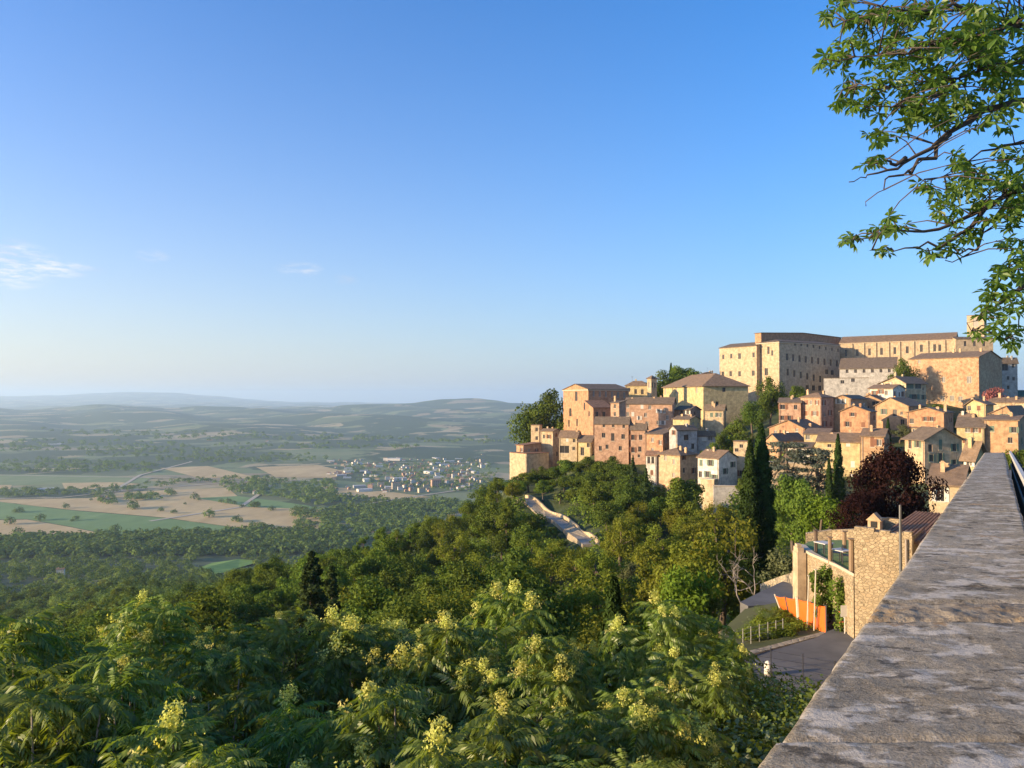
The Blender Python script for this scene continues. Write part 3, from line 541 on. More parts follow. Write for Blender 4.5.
house('orange_villa', 'bright orange gabled house with a double window, right of the wide ochre gable', 'house', 4, 148, 382, 442, 655, 790, 194, 18, 'gable_f', 1.2, 'orange', ROOF, fw=w(4, (268, 697), (302, 697), s=(1.0, 1.1)) + w(4, (178, 710), s=(1.0, 1.3)), shut='b', ch=((395, 610, 1), (345, 625, 1)), apex=.55)
house('old_brick_palace', 'large weathered brick building with blind front and shaded gable below the bell tower', 'building', 4, 165, 606, 756, 298, 600, 263, 18, 'gable_r', 2.5, 'brick', ROOF, fw=w(4, (375, 565), (435, 565), (490, 570), s=(1.4, 1.9)) + w(4, (381, 445), s=(1.1, 2)) + w(4, (545, 446), s=(1.5, 2.4)) + w(4, (225, 330), s=(1, 1.2)), ch=((445, 250, 1), (487, 250, 1), (620, 248, 1)), found=6, dep=16)
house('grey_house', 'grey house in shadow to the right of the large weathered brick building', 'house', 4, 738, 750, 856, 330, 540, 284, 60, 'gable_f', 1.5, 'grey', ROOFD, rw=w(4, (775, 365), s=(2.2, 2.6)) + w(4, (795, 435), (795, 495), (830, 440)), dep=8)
house('yellow_gabled_house', 'small yellow gabled house with two windows below the pink flowering tree', 'house', 4, 528, 650, 700, 600, 690, 214, 22, 'gable_f', 1.3, 'yellow', ROOF, fw=w(4, (541, 628), (606, 628)), dep=9, over=.6, apex=.35, ch=((515, 570, 1),))
house('wide_roofed_house', 'wide tile-roofed house between the small yellow gable and the right edge', 'house', 4, 668, 1000, None, 590, 680, 222, 8, 'gable_r', 1.4, 'cream', ROOF, ch=((740, 535, 1), (795, 560, 1)), dep=8)
house('ochre_gabled_house', 'ochre gabled house with a cream lower wall near the right edge', 'house', 8, 278, 500, 640, 322, 400, 198, 14, 'gable_f', 2.0, 'orange2', ROOFR, fw=w(8, (305, 345), (420, 350)), dep=8, apex=.75)
house('ochre_block', 'flat-fronted ochre house just above the far end of the parapet', 'house', 8, 232, 556, 640, 384, 640, 168, 8, 'gable_r', .9, 'orange2', ROOF, fw=w(8, (308, 468), (518, 478), (482, 578), (522, 580), s=(.9, 1.3)), shut='g', dep=8)
house('brown_shutter_house', 'yellow house with four brown-shuttered windows left of the flat-fronted ochre house', 'house', 8, -35, 230, None, 450, 640, 171, 5, 'gable_r', 2.0, 'yellow', ROOFD, fw=w(8, (75, 480), (150, 480), (75, 582), (132, 582), s=(1, 1.1)), shut='b', dep=9)
house('little_white_house', 'tiny white house behind the yellow house with brown shutters', 'house', 8, -10, 120, 150, 352, 430, 186, 14, 'gable_r', .7, 'white', ROOF, fw=w(8, (98, 392), (10, 395)), dep=6)
house('roadside_house', 'low brown-roofed house at the far end of the parapet', 'house', 7, 925, 985, 1045, 478, 590, 112, 30, 'gable_r', 1.9, 'yellow', ROOF, fw=w(7, (950, 515), s=(.8, 1.6)), over=.6, dep=9)
house('shaded_gabled_house', 'large beige house showing a shaded gable with two slit windows behind the dark plum tree', 'house', 7, 540, 668, 905, 378, 560, 150, 50, 'gable_r', 2.2, 'tan', ROOFD, fw=w(7, (575, 402), s=(.9, 2)) + w(7, (625, 410)), rw=w(7, (771, 410), (773, 500), s=(.75, 2)) + w(7, (715, 500), s=(.75, 1.4)), over=.5, shut='g', ch=((650, 320, 1),))
house('tiny_annex', 'tiny cream annex on the roof line above the shaded beige house', 'house', 7, 584, 628, 645, 310, 360, 178, 14, 'flat', 0, 'cream', ROOF, fw=w(7, (605, 325), s=(.8, .8)), dep=3)
house('cottage', 'low cottage with a brown tile roof and pale double door left of the parapet', 'house', 7, 690, 908, 960, 672, 800, 100, 6, 'gable_r', 2.2, 'cream', ROOF, fw=w(7, (770, 725), (803, 725), s=(1.0, 2.2)), shut='w', ch=((815, 545, 1),), dep=8)

# ------------------------------------------------------------------ trees: foliage builders
def frames(N):
    ref = np.where(np.abs(N[:, 2:3]) < .9, np.array([[0, 0, 1.]]), np.array([[1., 0, 0]])); t = np.cross(N, ref); t /= np.linalg.norm(t, axis=1, keepdims=True) + 1e-9
    return t, np.cross(N, t)
def leaf_quads(rng, P, N, size, asp=.62):
    n = len(P); N = N / (np.linalg.norm(N, axis=1, keepdims=True) + 1e-9); t, b = frames(N); an = rng.uniform(0, 2 * np.pi, (n, 1))
    t, b = t * np.cos(an) + b * np.sin(an), b * np.cos(an) - t * np.sin(an); s = size * rng.uniform(.6, 1.3, (n, 1)); bend = N * s * .12
    return np.stack([P - t * s * .5, P - b * s * asp * .5 + bend, P + t * s * .5, P + b * s * asp * .5 + bend], 1).reshape(-1, 3)
def clumps(rng, Cs, Rs, n, size, center, flat=1.0, spread=.75):
    Cs = np.asarray(Cs, float); k = len(Cs); idx = rng.integers(0, k, n); U = rng.normal(size=(n, 3)); U /= np.linalg.norm(U, axis=1, keepdims=True)
    r = rng.uniform(0, 1, (n, 1)) ** .45; Rr = np.asarray(Rs, float).reshape(k, -1)[idx]; P = Cs[idx] + U * r * Rr * np.array([1, 1, flat])
    out = P - center; out /= np.linalg.norm(out, axis=1, keepdims=True) + 1e-9
    N = U * .7 + out * .45 + rng.normal(size=(n, 3)) * spread + np.array([0, 0, .3]); return leaf_quads(rng, P, N, size)
def limbs(rng, h0, targets, r0, top=None, name='trunk', mat=BARK, sway=.3):
    b = MB(); top = top or h0; p0 = Vector((0, 0, -1.2)); pts = [p0]; n = 5
    for i in range(1, n + 1): pts.append(Vector((rng.normal() * sway * i / n, rng.normal() * sway * i / n, top * i / n)))
    b.tube(pts, [r0 * (1.25 - i / n * .85) for i in range(n + 1)], 7)
    for t in targets:
        f = rng.uniform(.45, .9); i = min(n - 1, int(f * n)); a = pts[i].lerp(pts[i + 1], f * n - i); t = Vector(t); m = a.lerp(t, .5) + Vector((rng.normal() * .2, rng.normal() * .2, -.1 * (t - a).length))
        b.tube([a, m, t], [r0 * .38, r0 * .24, r0 * .08], 5)
    return b.mesh(name, mat, True)
def broad(seed, h, rx, nc, nl, leaf, mat, cz=.6, rz=.42, cr=.34, bark=BARK):
    rng = np.random.default_rng(seed); Cs = []
    while len(Cs) < nc:
        u = rng.normal(size=3); u /= np.linalg.norm(u); r = rng.uniform(.35, .82); p = np.array([u[0] * rx * r, u[1] * rx * r, h * cz + u[2] * h * rz * r * (1 if u[2] > 0 else .8)])
        p[:2] *= 1 - (.75 if mat is L_PLUM else .35) * max(0, (p[2] / h - cz) / (1 - cz)); Cs.append(p)
    Rs = rng.uniform(.6, 1.15, (nc, 1)) * rx * cr * np.array([[1, 1, .8]])
    q = clumps(rng, Cs, Rs, nl, leaf, np.array([0, 0, h * cz]))
    return quad_mesh('crown', q, mat), limbs(rng, h * .5, [Cs[i] for i in rng.choice(nc, min(nc, 7), False)], h * .022 + .05, h * .72, mat=bark)
def cypress(seed, h, r, nl, leaf, mat, cols=1):
    rng = np.random.default_rng(seed); z = rng.uniform(.03, 1, nl) ** .85; prof = np.clip(np.minimum(z * 7, 1) * (1 - z ** 2.2) ** .8 + .02, .05, 1)
    k = rng.integers(0, 26, nl); ang = k * 2.399 + rng.normal(size=nl) * .16; ph = (z * 9 + k * .37) % 1; rad = r * prof * (.66 + .42 * ph) * rng.uniform(.75, 1.05, nl)
    P = np.stack([np.cos(ang) * rad, np.sin(ang) * rad, z * h], 1); N = np.stack([np.cos(ang), np.sin(ang), .25 + 0 * z], 1) + rng.normal(size=(nl, 3)) * .55
    q = leaf_quads(rng, P, N, leaf, .5)
    return quad_mesh('crown', q, mat), limbs(rng, h, [], h * .010 + .06, h * .8, sway=.05)
def conifer(seed, h, r, nl, leaf, mat, tiers=16, droop=.25):
    rng = np.random.default_rng(seed); Cs = []; Rs = []
    for i in range(tiers):
        f = i / (tiers - 1); z = h * (.12 + .86 * f); rr_ = r * (1 - f) ** .8 + .15
        for k in range(max(3, int(9 * (1 - f)))):
            an = k * 2 * np.pi / max(3, int(9 * (1 - f))) + i * .9 + rng.normal() * .2; q = rr_ * rng.uniform(.12, .95); Cs.append((np.cos(an) * q, np.sin(an) * q, z - q * droop)); Rs.append((rr_ * .32 + .15, rr_ * .32 + .15, .18 * rr_ + .2))
    return quad_mesh('crown', clumps(rng, Cs, Rs, nl, leaf, np.array([0, 0, h * .4])), mat), limbs(rng, h, [], h * .012 + .08, h * .95, sway=.05)
def cedar(seed, h, r, nl, leaf, mat):
    rng = np.random.default_rng(seed); Cs = []; Rs = []; tg = []
    for i in range(9):
        z = h * (.35 + .07 * i); L = r * (1 - .55 * (i / 8) ** 1.5)
        for k in range(4):
            an = rng.uniform(0, 6.28); e = (np.cos(an) * L * .95, np.sin(an) * L * .95, z + rng.normal() * .3); tg.append(e)
            for f in (.35, .6, .85, 1.0): Cs.append((e[0] * f, e[1] * f, z + .1 + rng.normal() * .12)); Rs.append((r * .2, r * .2, .22))
    return quad_mesh('crown', clumps(rng, Cs, Rs, nl, leaf, np.array([0, 0, 0])), mat), limbs(rng, h, tg[::2], .3, h * .95, sway=.1)

L_DARK = leafmat('dark oak leaves', (0.080, 0.120, 0.024), .25, .5, .03, (0.118, 0.160, 0.030))
L_MID = leafmat('mid green leaves', (0.110, 0.158, 0.028), .3, .45, .04, (0.155, 0.205, 0.034))
L_LIGHT = leafmat('locust leaves', (0.150, 0.182, 0.027), .35, .4, .04, (0.195, 0.215, 0.031))
L_OLIVE = leafmat('olive leaves', (0.110, 0.131, 0.061), .25, .4, .03, (0.150, 0.169, 0.075))
L_CYP = leafmat('cypress needles', (0.027, 0.050, 0.015), .15, .4, .02, (0.045, 0.078, 0.019))
L_CONI = leafmat('dark conifer needles', (0.042, 0.068, 0.024), .2, .45, .02, (0.070, 0.101, 0.031))
L_CEDAR = leafmat('silver cedar needles', (.095, .115, .085), .2, .4, .02, (.13, .15, .11))
L_PLUM = leafmat('dark red plum leaves', (.019, .009, .009), .15, .5, .02, (.032, .014, .012))
L_BRIGHT = leafmat('fresh yellow green leaves', (.12, .175, .022), .35, .35, .02)
L_PINK = leafmat('pink blossom', (.30, .10, .10), .3, .4, .02)
L_NEAR = leafmat('near shrub leaves', (0.105, 0.156, 0.022), .35, .45, .03, (0.161, 0.208, 0.026), .05, .4)
PROTO = {
 'oak': [broad(s, 9.5, 4.8, 30, 7000, .36, L_DARK) for s in (1, 2, 3)], 'broad': [broad(s, 9, 4.3, 26, 6500, .34, L_MID) for s in (11, 12, 13)],
 'locust': [broad(s, 9.5, 4.4, 34, 5200, .30, L_LIGHT, cr=.27, rz=.46) for s in (21, 22, 23)], 'olive': [broad(s, 5, 2.6, 20, 3600, .24, L_OLIVE, cz=.58) for s in (31, 32)],
 'tall': [broad(s, 13, 3.3, 32, 6500, .33, L_MID, cz=.55, rz=.47) for s in (41, 42)], 'conifer': [conifer(51, 14, 3.4, 15000, .32, L_CONI, 24), conifer(52, 11, 2.6, 10000, .3, L_CONI, 20)],
 'cypress': [cypress(61, 20, 1.55, 15000, .34, L_CYP), cypress(62, 12, .9, 6500, .26, L_CYP), cypress(63, 7.5, .9, 9000, .16, L_CYP)], 'cedar': [cedar(71, 11, 5, 6000, .3, L_CEDAR), cedar(72, 10, 4.2, 5000, .3, L_CEDAR)],
 'plum': [broad(81, 10, 5.0, 52, 17000, .24, L_PLUM, cr=.26, rz=.50, cz=.52)], 'bright': [broad(91, 7, 3.2, 20, 5000, .26, L_BRIGHT)], 'pink': [broad(95, 4, 2.6, 14, 2500, .25, L_PINK)],
 'near': [broad(s, 6, 3.4, 44, 42000, .078, L_NEAR, cz=.55, cr=.29) for s in (101, 102)], 'mednear': [broad(s, 9, 4.2, 34, 16000, .19, m_, cr=.3) for s, m_ in ((111, L_LIGHT), (112, L_MID), (113, L_DARK))]}
HT = {'oak': 9.2, 'broad': 8.7, 'locust': 9.3, 'olive': 4.9, 'tall': 12.9, 'conifer': 14, 'cypress': 20, 'cedar': 10, 'plum': 9.8, 'bright': 6.8, 'pink': 3.9, 'near': 5.55, 'mednear': 8.8}
RAD = {'oak': 4.8, 'broad': 4.3, 'locust': 4.4, 'olive': 2.6, 'tall': 3.3, 'conifer': 3.4, 'near': 3.4, 'mednear': 4.2}
NAMES = {'oak': 'oak_tree', 'broad': 'broadleaf_tree', 'locust': 'locust_tree', 'olive': 'olive_tree', 'tall': 'poplar_tree', 'conifer': 'conifer_tree', 'cypress': 'cypress_tree', 'cedar': 'cedar_tree', 'plum': 'plum_tree', 'bright': 'maple_tree', 'pink': 'oleander_tree', 'near': 'shrub', 'mednear': 'hillside_tree'}
RS = random.Random(5)
def tree(kind, x, y, sc, label, group=None, v=None, z=None, sx=1.0, cat='tree', name=None):
    crown, trunk = PROTO[kind][v if v is not None else RS.randrange(len(PROTO[kind]))]
    r = empty(name or NAMES[kind], (x, y, ground(x, y) - .2 if z is None else z), RS.uniform(0, 6.28)); r.scale = (sc * sx, sc * sx, sc)
    tag(r, label, cat, group); link('crown', crown, r); link('trunk', trunk, r); return r
def tree_px(kind, px, pytop, D, label, base=None, **kw):
    """a tree whose top reaches a picture height, standing on the ground at depth D"""
    p = at(px, pytop, D); zb = ground(p.x, p.y) - .2 if base is None else base
    h = max(1.5, p.z - zb); v = kw.pop('v', 0); hh = {'cypress': (20, 12, 7.5), 'conifer': (14, 11), 'cedar': (10, 9.2)}.get(kind, (HT[kind],) * 3)[v]
    return tree(kind, p.x, p.y, h / hh, label, v=v, z=zb, **kw)
# --- single trees one can point at
tree_px('cypress', 761, 424, 85, 'tallest cypress, a dark column in front of the white house', v=0, sx=1.15)
tree_px('cypress', 750, 440, 84, 'shorter cypress leaning on the left side of the tallest one', v=0, sx=1.05)
tree_px('cypress', 838, 434, 118, 'slim cypress in front of the long low yellow house', v=1, sx=.95)
tree_px('cypress', 829, 458, 117, 'shortest slim cypress just left of another in front of the yellow house', v=1, sx=.85)
tree_px('cypress', 888, 418, 172, 'pointed cypress standing between the ochre gabled houses and the plum tree', v=1, sx=1.0)
tree_px('cypress', 614, 577, 24, 'dark cypress among the locust trees in the middle of the near slope', v=2, sx=.8)
tree_px('cypress', 671, 363, 330, 'small cypress on the skyline beside the low dark-roofed house', v=1)
tree_px('plum', 890, 428, 70, 'dark red plum tree with a broad crown in front of the beige house', sx=.74)
tree_px('plum', 860, 478, 66, 'smaller brown red plum tree left of the broad dark one', sx=.7)
tree_px('cedar', 786, 446, 128, 'flat-tiered cedar in front of the white garden pavilion', v=0)
tree_px('cedar', 818, 452, 124, 'silvery cedar just left of the slim cypresses', v=1)
tree_px('bright', 825, 497, 78, 'bright yellow green maple behind the round terrace', v=0)
tree_px('bright', 690, 566, 60, 'bright yellow green maple among locusts below the tallest cypress', v=0, sx=.8)
tree_px('pink', 994, 388, 236, 'pink flowering oleander at the foot of the shaded brick gable', v=0, sx=.75)
tree_px('oak', 770, 378, 246, 'big dark round tree under the left corner of the palace', v=0, sx=.72)
tree_px('oak', 752, 400, 236, 'dark tree in front of the hipped hall, left of the big round one', v=1, sx=.8)
tree_px('broad', 738, 420, 228, 'mid green tree beside the small house with a green shutter', v=2, sx=.9)
tree_px('broad', 797, 385, 262, 'rounded tree against the shaded palace wall', v=1, sx=.7)
tree_px('oak', 548, 392, 292, 'large dark tree on the skyline left of the brick church', v=0, sx=.8)
tree_px('oak', 536, 403, 290, 'lower dark tree at the left edge of the town skyline', v=1, sx=.8)
tree_px('oak', 662, 372, 322, 'dark skyline tree left of the small cypress', v=2); tree_px('broad', 683, 365, 325, 'broad skyline tree right of the small cypress', v=0)
tree_px('oak', 903, 360, 272, 'dark tree squeezed between the church aisle and the weathered brick building', v=0, sx=.6)
tree_px('broad', 938, 404, 222, 'bushy tree under the front of the weathered brick building', v=1, sx=.8)
tree_px('conifer', 312, 551, 72, 'tall shaggy conifer standing above the near trees on the left', v=0, sx=1.15)
tree_px('conifer', 332, 566, 78, 'second shaggy conifer close behind the tall one on the left', v=1, sx=1.0)
tree_px('conifer', 646, 468, 168, 'spiky conifer below the pink apartment block', v=1, sx=.8)
tree_px('conifer', 633, 455, 190, 'dark conifer touching the foot of the pink apartment block', v=0, sx=.6)
tree_px('broad', 684, 476, 160, 'round tree in front of the tall tan house', v=0, sx=.85)
tree_px('locust', 716, 500, 150, 'pale locust under the buttress wall of the white house', v=1, sx=.9)
tree_px('broad', 793, 474, 104, 'round green tree right of the tallest cypress', v=0, sx=.75)
tree_px('broad', 806, 492, 96, 'leafy tree below the cedars, left of the bright maple', v=2, sx=.8)
tree_px('locust', 722, 512, 78, 'large pale locust left of the tallest cypress', v=0, sx=.85)
tree_px('locust', 690, 530, 74, 'pale locust lower left of the large one by the cypress', v=1, sx=.9)
tree_px('olive', 792, 548, 62, 'small shrubby olive beside the upper road bend', v=0)
tree_px('broad', 1018, 448, 40, 'leafy bush tree beyond the guard rail at the right edge', v=1, sx=.8, base=-6)
for i, (px, py, D, kd, lb) in enumerate(((726, 428, 232, 'oak', 'dark tree between the small grey houses and the tallest cypress'), (712, 442, 214, 'broad', 'small tree squeezed behind the tall white house'), (733, 448, 208, 'oak', 'dark bushy tree beside the low pale house'), (864, 408, 236, 'olive', 'small olive between the gabled houses'), (949, 414, 214, 'oak', 'dark bush between the bright orange house and the small yellow gable'), (900, 424, 200, 'olive', 'small olive in front of the wide ochre gable'), (955, 440, 176, 'broad', 'green bush left of the yellow house with brown shutters'), (742, 478, 176, 'broad', 'dense tree right of the tall white house'), (768, 458, 196, 'broad', 'small tree left of the cream gabled house'), (783, 398, 258, 'oak', 'dark tree at the foot of the palace corner'))):
    tree_px(kd, px, py, D, lb, v=i % 2, sx=.75 if kd != 'olive' else 1.0)
# --- the wooded slope, one tree at a time
CEIL = ([-400, 100, 200, 260, 300, 380, 440, 480, 508, 550, 590, 612, 640, 655, 690, 740, 770, 850, 935, 1100], [600, 590, 575, 558, 548, 524, 508, 490, 477, 478, 466, 462, 476, 490, 500, 505, 545, 560, 560, 560])
PROT = [(526, 547, 504, 514, 212), (545, 566, 510, 525, 200), (562, 580, 520, 537, 185), (575, 590, 531, 544, 170), (413, 431, 533, 546, 205), (738, 1100, 540, 700, 75), (700, 1100, 500, 700, 60), (594, 634, 570, 690, 24), (738, 780, 425, 600, 80), (285, 335, 552, 650, 66)]
def zone(px, D):
    if D < 75: return 'in the near ravine left of the orange netting' if px > 520 else 'in the near ravine below the viewpoint'
    if px > 640: return 'below the tan and white houses'
    if px > 500 and D > 150: return 'under the brick church and pink block'
    if px < 330: return 'on the lower slope towards the fields'
    if D > 160: return 'on the ridge running down from the bastion house'
    return 'in the middle of the wooded slope'
KLAB = {'oak': 'dark green round-crowned tree', 'broad': 'mid green leafy tree', 'locust': 'pale yellow green locust tree', 'olive': 'small grey green olive tree', 'tall': 'tall narrow leafy tree', 'mednear': 'finely leaved tree', 'conifer': 'dark conical tree'}
placed = []; n_ind = 0; cand = []
for i, (px, py, D, kd) in enumerate(((514, 484, 226, 'oak'), (528, 479, 228, 'broad'), (541, 474, 231, 'oak'), (554, 473, 229, 'oak'), (566, 466, 229, 'broad'), (577, 468, 227, 'oak'), (588, 464, 225, 'oak'), (600, 468, 222, 'broad'), (612, 464, 220, 'oak'), (623, 470, 214, 'oak'), (550, 486, 219, 'broad'), (564, 482, 216, 'oak'), (578, 480, 212, 'oak'), (592, 478, 208, 'oak'), (606, 479, 205, 'broad'), (620, 484, 198, 'oak'), (575, 496, 200, 'broad'), (590, 493, 196, 'oak'), (604, 494, 190, 'oak'), (636, 480, 196, 'oak'), (498, 484, 240, 'broad'), (486, 491, 244, 'oak'), (560, 497, 206, 'olive'), (618, 500, 182, 'oak'))):
    lb_ = {'oak': 'dark green round-crowned tree', 'broad': 'mid green leafy tree', 'olive': 'small grey green olive tree'}[kd] + (' under the brick church and pink block' if px > 500 else ' on the ridge running down from the bastion house')
    tree_px(kd, px, py - 7, D, lb_, v=i % 2, sx=(1.2, 1.45, 1.1)[i % 3], group=lb_.replace('tree', 'trees', 1)); q_ = at(px, py, D); placed.append((q_.x, q_.y, 3.2))
rg = np.random.default_rng(77)
def try_tree(px, D, kind, sc):
    x = (px - 512) / FPX * D; z = ground(x, D); h = HT[kind] * sc; rad = RAD[kind] * sc
    for (qx, qy, qr) in placed:
        if (qx - x) ** 2 + (qy - D) ** 2 < (.62 * (qr + rad)) ** 2: return None
    rp = rad * FPX / D * .85
    lim = max(np.interp(q, *CEIL) for q in (px - rp * .7, px, px + rp * .7))
    top = 398 - (z + h) / D * FPX
    if top < lim:
        h2 = -(lim - 398) / FPX * D - z + rg.normal() * .3
        if h2 < h * .36: return None
        sc *= h2 / h; h = h2; rad = RAD[kind] * sc; top = lim; rp = rad * FPX / D * .85
    bot = 398 - z / D * FPX
    for (x0, x1, y0, y1, dd) in PROT:
        if D < dd and px + rp > x0 and px - rp < x1 and top < y1 and bot > y0:
            if dd < 100: return None
            h2 = -(y1 - 398) / FPX * D - z
            if h2 < h * .42: return None
            sc *= h2 / h; h = h2; rad = RAD[kind] * sc; top = y1; rp = rad * FPX / D * .85
    placed.append((x, D, rad)); return x, D, sc
for it in range(16000):
    if n_ind >= 285: break
    D = math.sqrt(rg.uniform(34 ** 2, 275 ** 2)); px = rg.uniform(-40, 775)
    if px < 330 and D > 215: continue
    x = (px - 512) / FPX * D
    u = rg.uniform(); nz_ = mnoise.noise(Vector((x * .02, D * .02, 3.1)))
    warm = .18 + .5 * max(0, min(1, (px - 380) / 250)) * (1 if D < 170 else .4) + nz_ * .25
    if D < 62: kind = 'mednear'
    elif u < warm: kind = 'locust'
    elif u < warm + .12 and D > 110: kind = 'olive'
    else: kind = ('oak', 'broad', 'oak', 'broad', 'tall')[int(rg.integers(0, 5))] if px < 640 else ('broad', 'oak')[int(rg.integers(0, 2))]
    r_ = try_tree(px, D, kind, rg.uniform(.72, 1.28) if kind != 'tall' else rg.uniform(.6, .95))
    if not r_: continue
    x, y, sc = r_; v = None; ad = KLAB[kind]
    if kind == 'mednear':
        v = int(rg.choice([0, 1, 2], p=[.45, .35, .2] if px > 450 else [.2, .45, .35])); ad = ('pale yellow green tree', 'mid green tree', 'dark green tree')[v] + ' with fine leaves'
    lb = ad + ' ' + zone(px, y); tree(kind, x, y, sc, lb, lb.replace('tree', 'trees', 1), v=v); n_ind += 1

n2 = 0
for it in range(9000):
    if n2 >= 230: break
    D = math.sqrt(rg.uniform(190 ** 2, 640 ** 2)); px = rg.uniform(-60, 345); x = (px - 512) / FPX * D; z = ground(x, D); sc = rg.uniform(.8, 1.35)
    if math.hypot((px - 222) / 40, (398 - (z + 4) / D * FPX - 566) / 10) < 1 or (abs(px - 62) < 9 and D > 560): continue
    kind = ('oak', 'broad', 'locust', 'oak', 'broad', 'olive')[int(rg.integers(0, 6))]; rad = RAD[kind] * sc
    if kind == 'olive': sc *= 1.3
    if 398 - (z + HT[kind] * sc) / D * FPX < np.interp(px, *CEIL) - 30: continue
    if any((qx - x) ** 2 + (qy - D) ** 2 < (.6 * (qr + rad)) ** 2 for qx, qy, qr in placed): continue
    placed.append((x, D, rad)); n2 += 1
    lb = KLAB[kind] + (' on the lower slope towards the fields' if D < 400 else ' far down the slope near the fields'); tree(kind, x, D, sc, lb, lb.replace('tree', 'trees', 1))
# ------------------------------------------------------------------ woodland masses (nobody could count these)
def low_crowns(rng, pts, rad, nq, leaf, hf=1.6):
    n = len(pts); pts = np.asarray(pts); U = rng.normal(size=(n, nq, 3)); U /= np.linalg.norm(U, axis=2, keepdims=True); U[:, :, 2] = np.abs(U[:, :, 2]) * 1.0 - .25 * (rng.uniform(size=(n, nq)) < .3)
    lump = 1 + .22 * np.sin(U[:, :, 0] * 5 + pts[:, None, 0]) * np.sin(U[:, :, 1] * 5 + pts[:, None, 1]) ; r = rad[:, None, None] * lump[:, :, None] * rng.uniform(.7, 1.05, (n, nq, 1))
    P = pts[:, None, :] + U * r * np.array([1, 1, .85]) + np.array([0, 0, 1]) * (rad[:, None, None] * (hf - 1))
    N = U + rng.normal(size=U.shape) * .3 + np.array([0, 0, .25]); return leaf_quads(rng, P.reshape(-1, 3), N.reshape(-1, 3), np.repeat(leaf * rad, nq)[:, None], .8)
rg = np.random.default_rng(9)
def wood_slope(n, mats, pxr, Dr, rad, nq, leaf, ceil=True, minD=None):
    out = []; rr2 = []
    while len(out) < n:
        D = math.sqrt(rg.uniform(Dr[0] ** 2, Dr[1] ** 2)); px = rg.uniform(*pxr); x = (px - 512) / FPX * D; z = ground(x, D); r = rg.uniform(*rad)
        if px > 330 and D < 275: continue
        if math.hypot((px - 222) / 34, (398 - z / D * FPX - 566) / 8) < 1: continue      # the bright meadow stays open
        if z < -226: continue
        if ceil and 398 - (z + r * 2.2) / D * FPX < np.interp(px, *CEIL) - 48 * (px < 330): continue
        out.append((x, D, z)); rr2.append(r)
    return low_crowns(rg, out, np.array(rr2), nq, leaf)
L_WOODA = leafmat('wood leaves dark', (.10, .155, .036), .25, .5, .0, (.14, .20, .046)); L_WOODB = leafmat('wood leaves light', (.165, .225, .045), .3, .45, .0, (.21, .27, .055))
tag(link('woodland', quad_mesh('woodland', wood_slope(900, None, (-420, 500), (190, 560), (3.4, 6.8), 360, .16), L_WOODA)), 'dark wood covering the lower hillside down to the fields', 'woodland', kind='stuff')
tag(link('woodland', quad_mesh('woodland', wood_slope(520, None, (-420, 420), (190, 620), (3, 6.4), 360, .16), L_WOODB)), 'lighter trees mixed through the wood on the lower hillside', 'woodland', kind='stuff')
tag(link('woodland', quad_mesh('woodland', wood_slope(1750, None, (-420, 480), (540, 1130), (3.5, 7), 130, .28), L_WOODA)), 'far dark wood along the edge of the valley fields', 'woodland', kind='stuff')
tag(link('woodland', quad_mesh('woodland', wood_slope(760, None, (-420, 480), (560, 1120), (3, 6), 130, .28), L_WOODB)), 'lighter far trees along the edge of the valley fields', 'woodland', kind='stuff')
mp_ = [(188, 572), (212, 563), (240, 559), (262, 561), (238, 568), (215, 575)]
b = MB()
for k in range(1):
    pts = []
    for (px, py) in mp_:
        d = pxdir(px, py); t = 250.0
        while t < 1100 and d.z * t / d.y > ground(d.x * t / d.y, t) + .6: t += 1.0
        pts.append(Vector((d.x * t / d.y, t, ground(d.x * t / d.y, t) + .7)))
    b.face(pts[::-1])
tag(b.build('meadow', CROPS['mead']), kind='structure')
# undergrowth on the near slope
pts = []; rads = []
for i in range(3600):
    D = math.sqrt(rg.uniform(14 ** 2, 210 ** 2)); px = rg.uniform(-200, 800); x = (px - 512) / FPX * D
    if px > 700 and 30 < D < 75: continue
    if any(x0 - 4 < px < x1 + 4 and D < dd + 12 and 398 - (ground(x, D) + 2.2) / D * FPX < y1 and 398 - ground(x, D) / D * FPX > y0 - 2 for x0, x1, y0, y1, dd in PROT[:5]): continue
    pts.append((x, D, ground(x, D) - .3)); rads.append(rg.uniform(.7, 1.7) * (.7 + D / 200))
tag(link('undergrowth', quad_mesh('undergrowth', low_crowns(rg, pts, np.array(rads), 80, .24), L_MID)), 'low green bushes filling the ground under the hillside trees', 'undergrowth', kind='stuff')
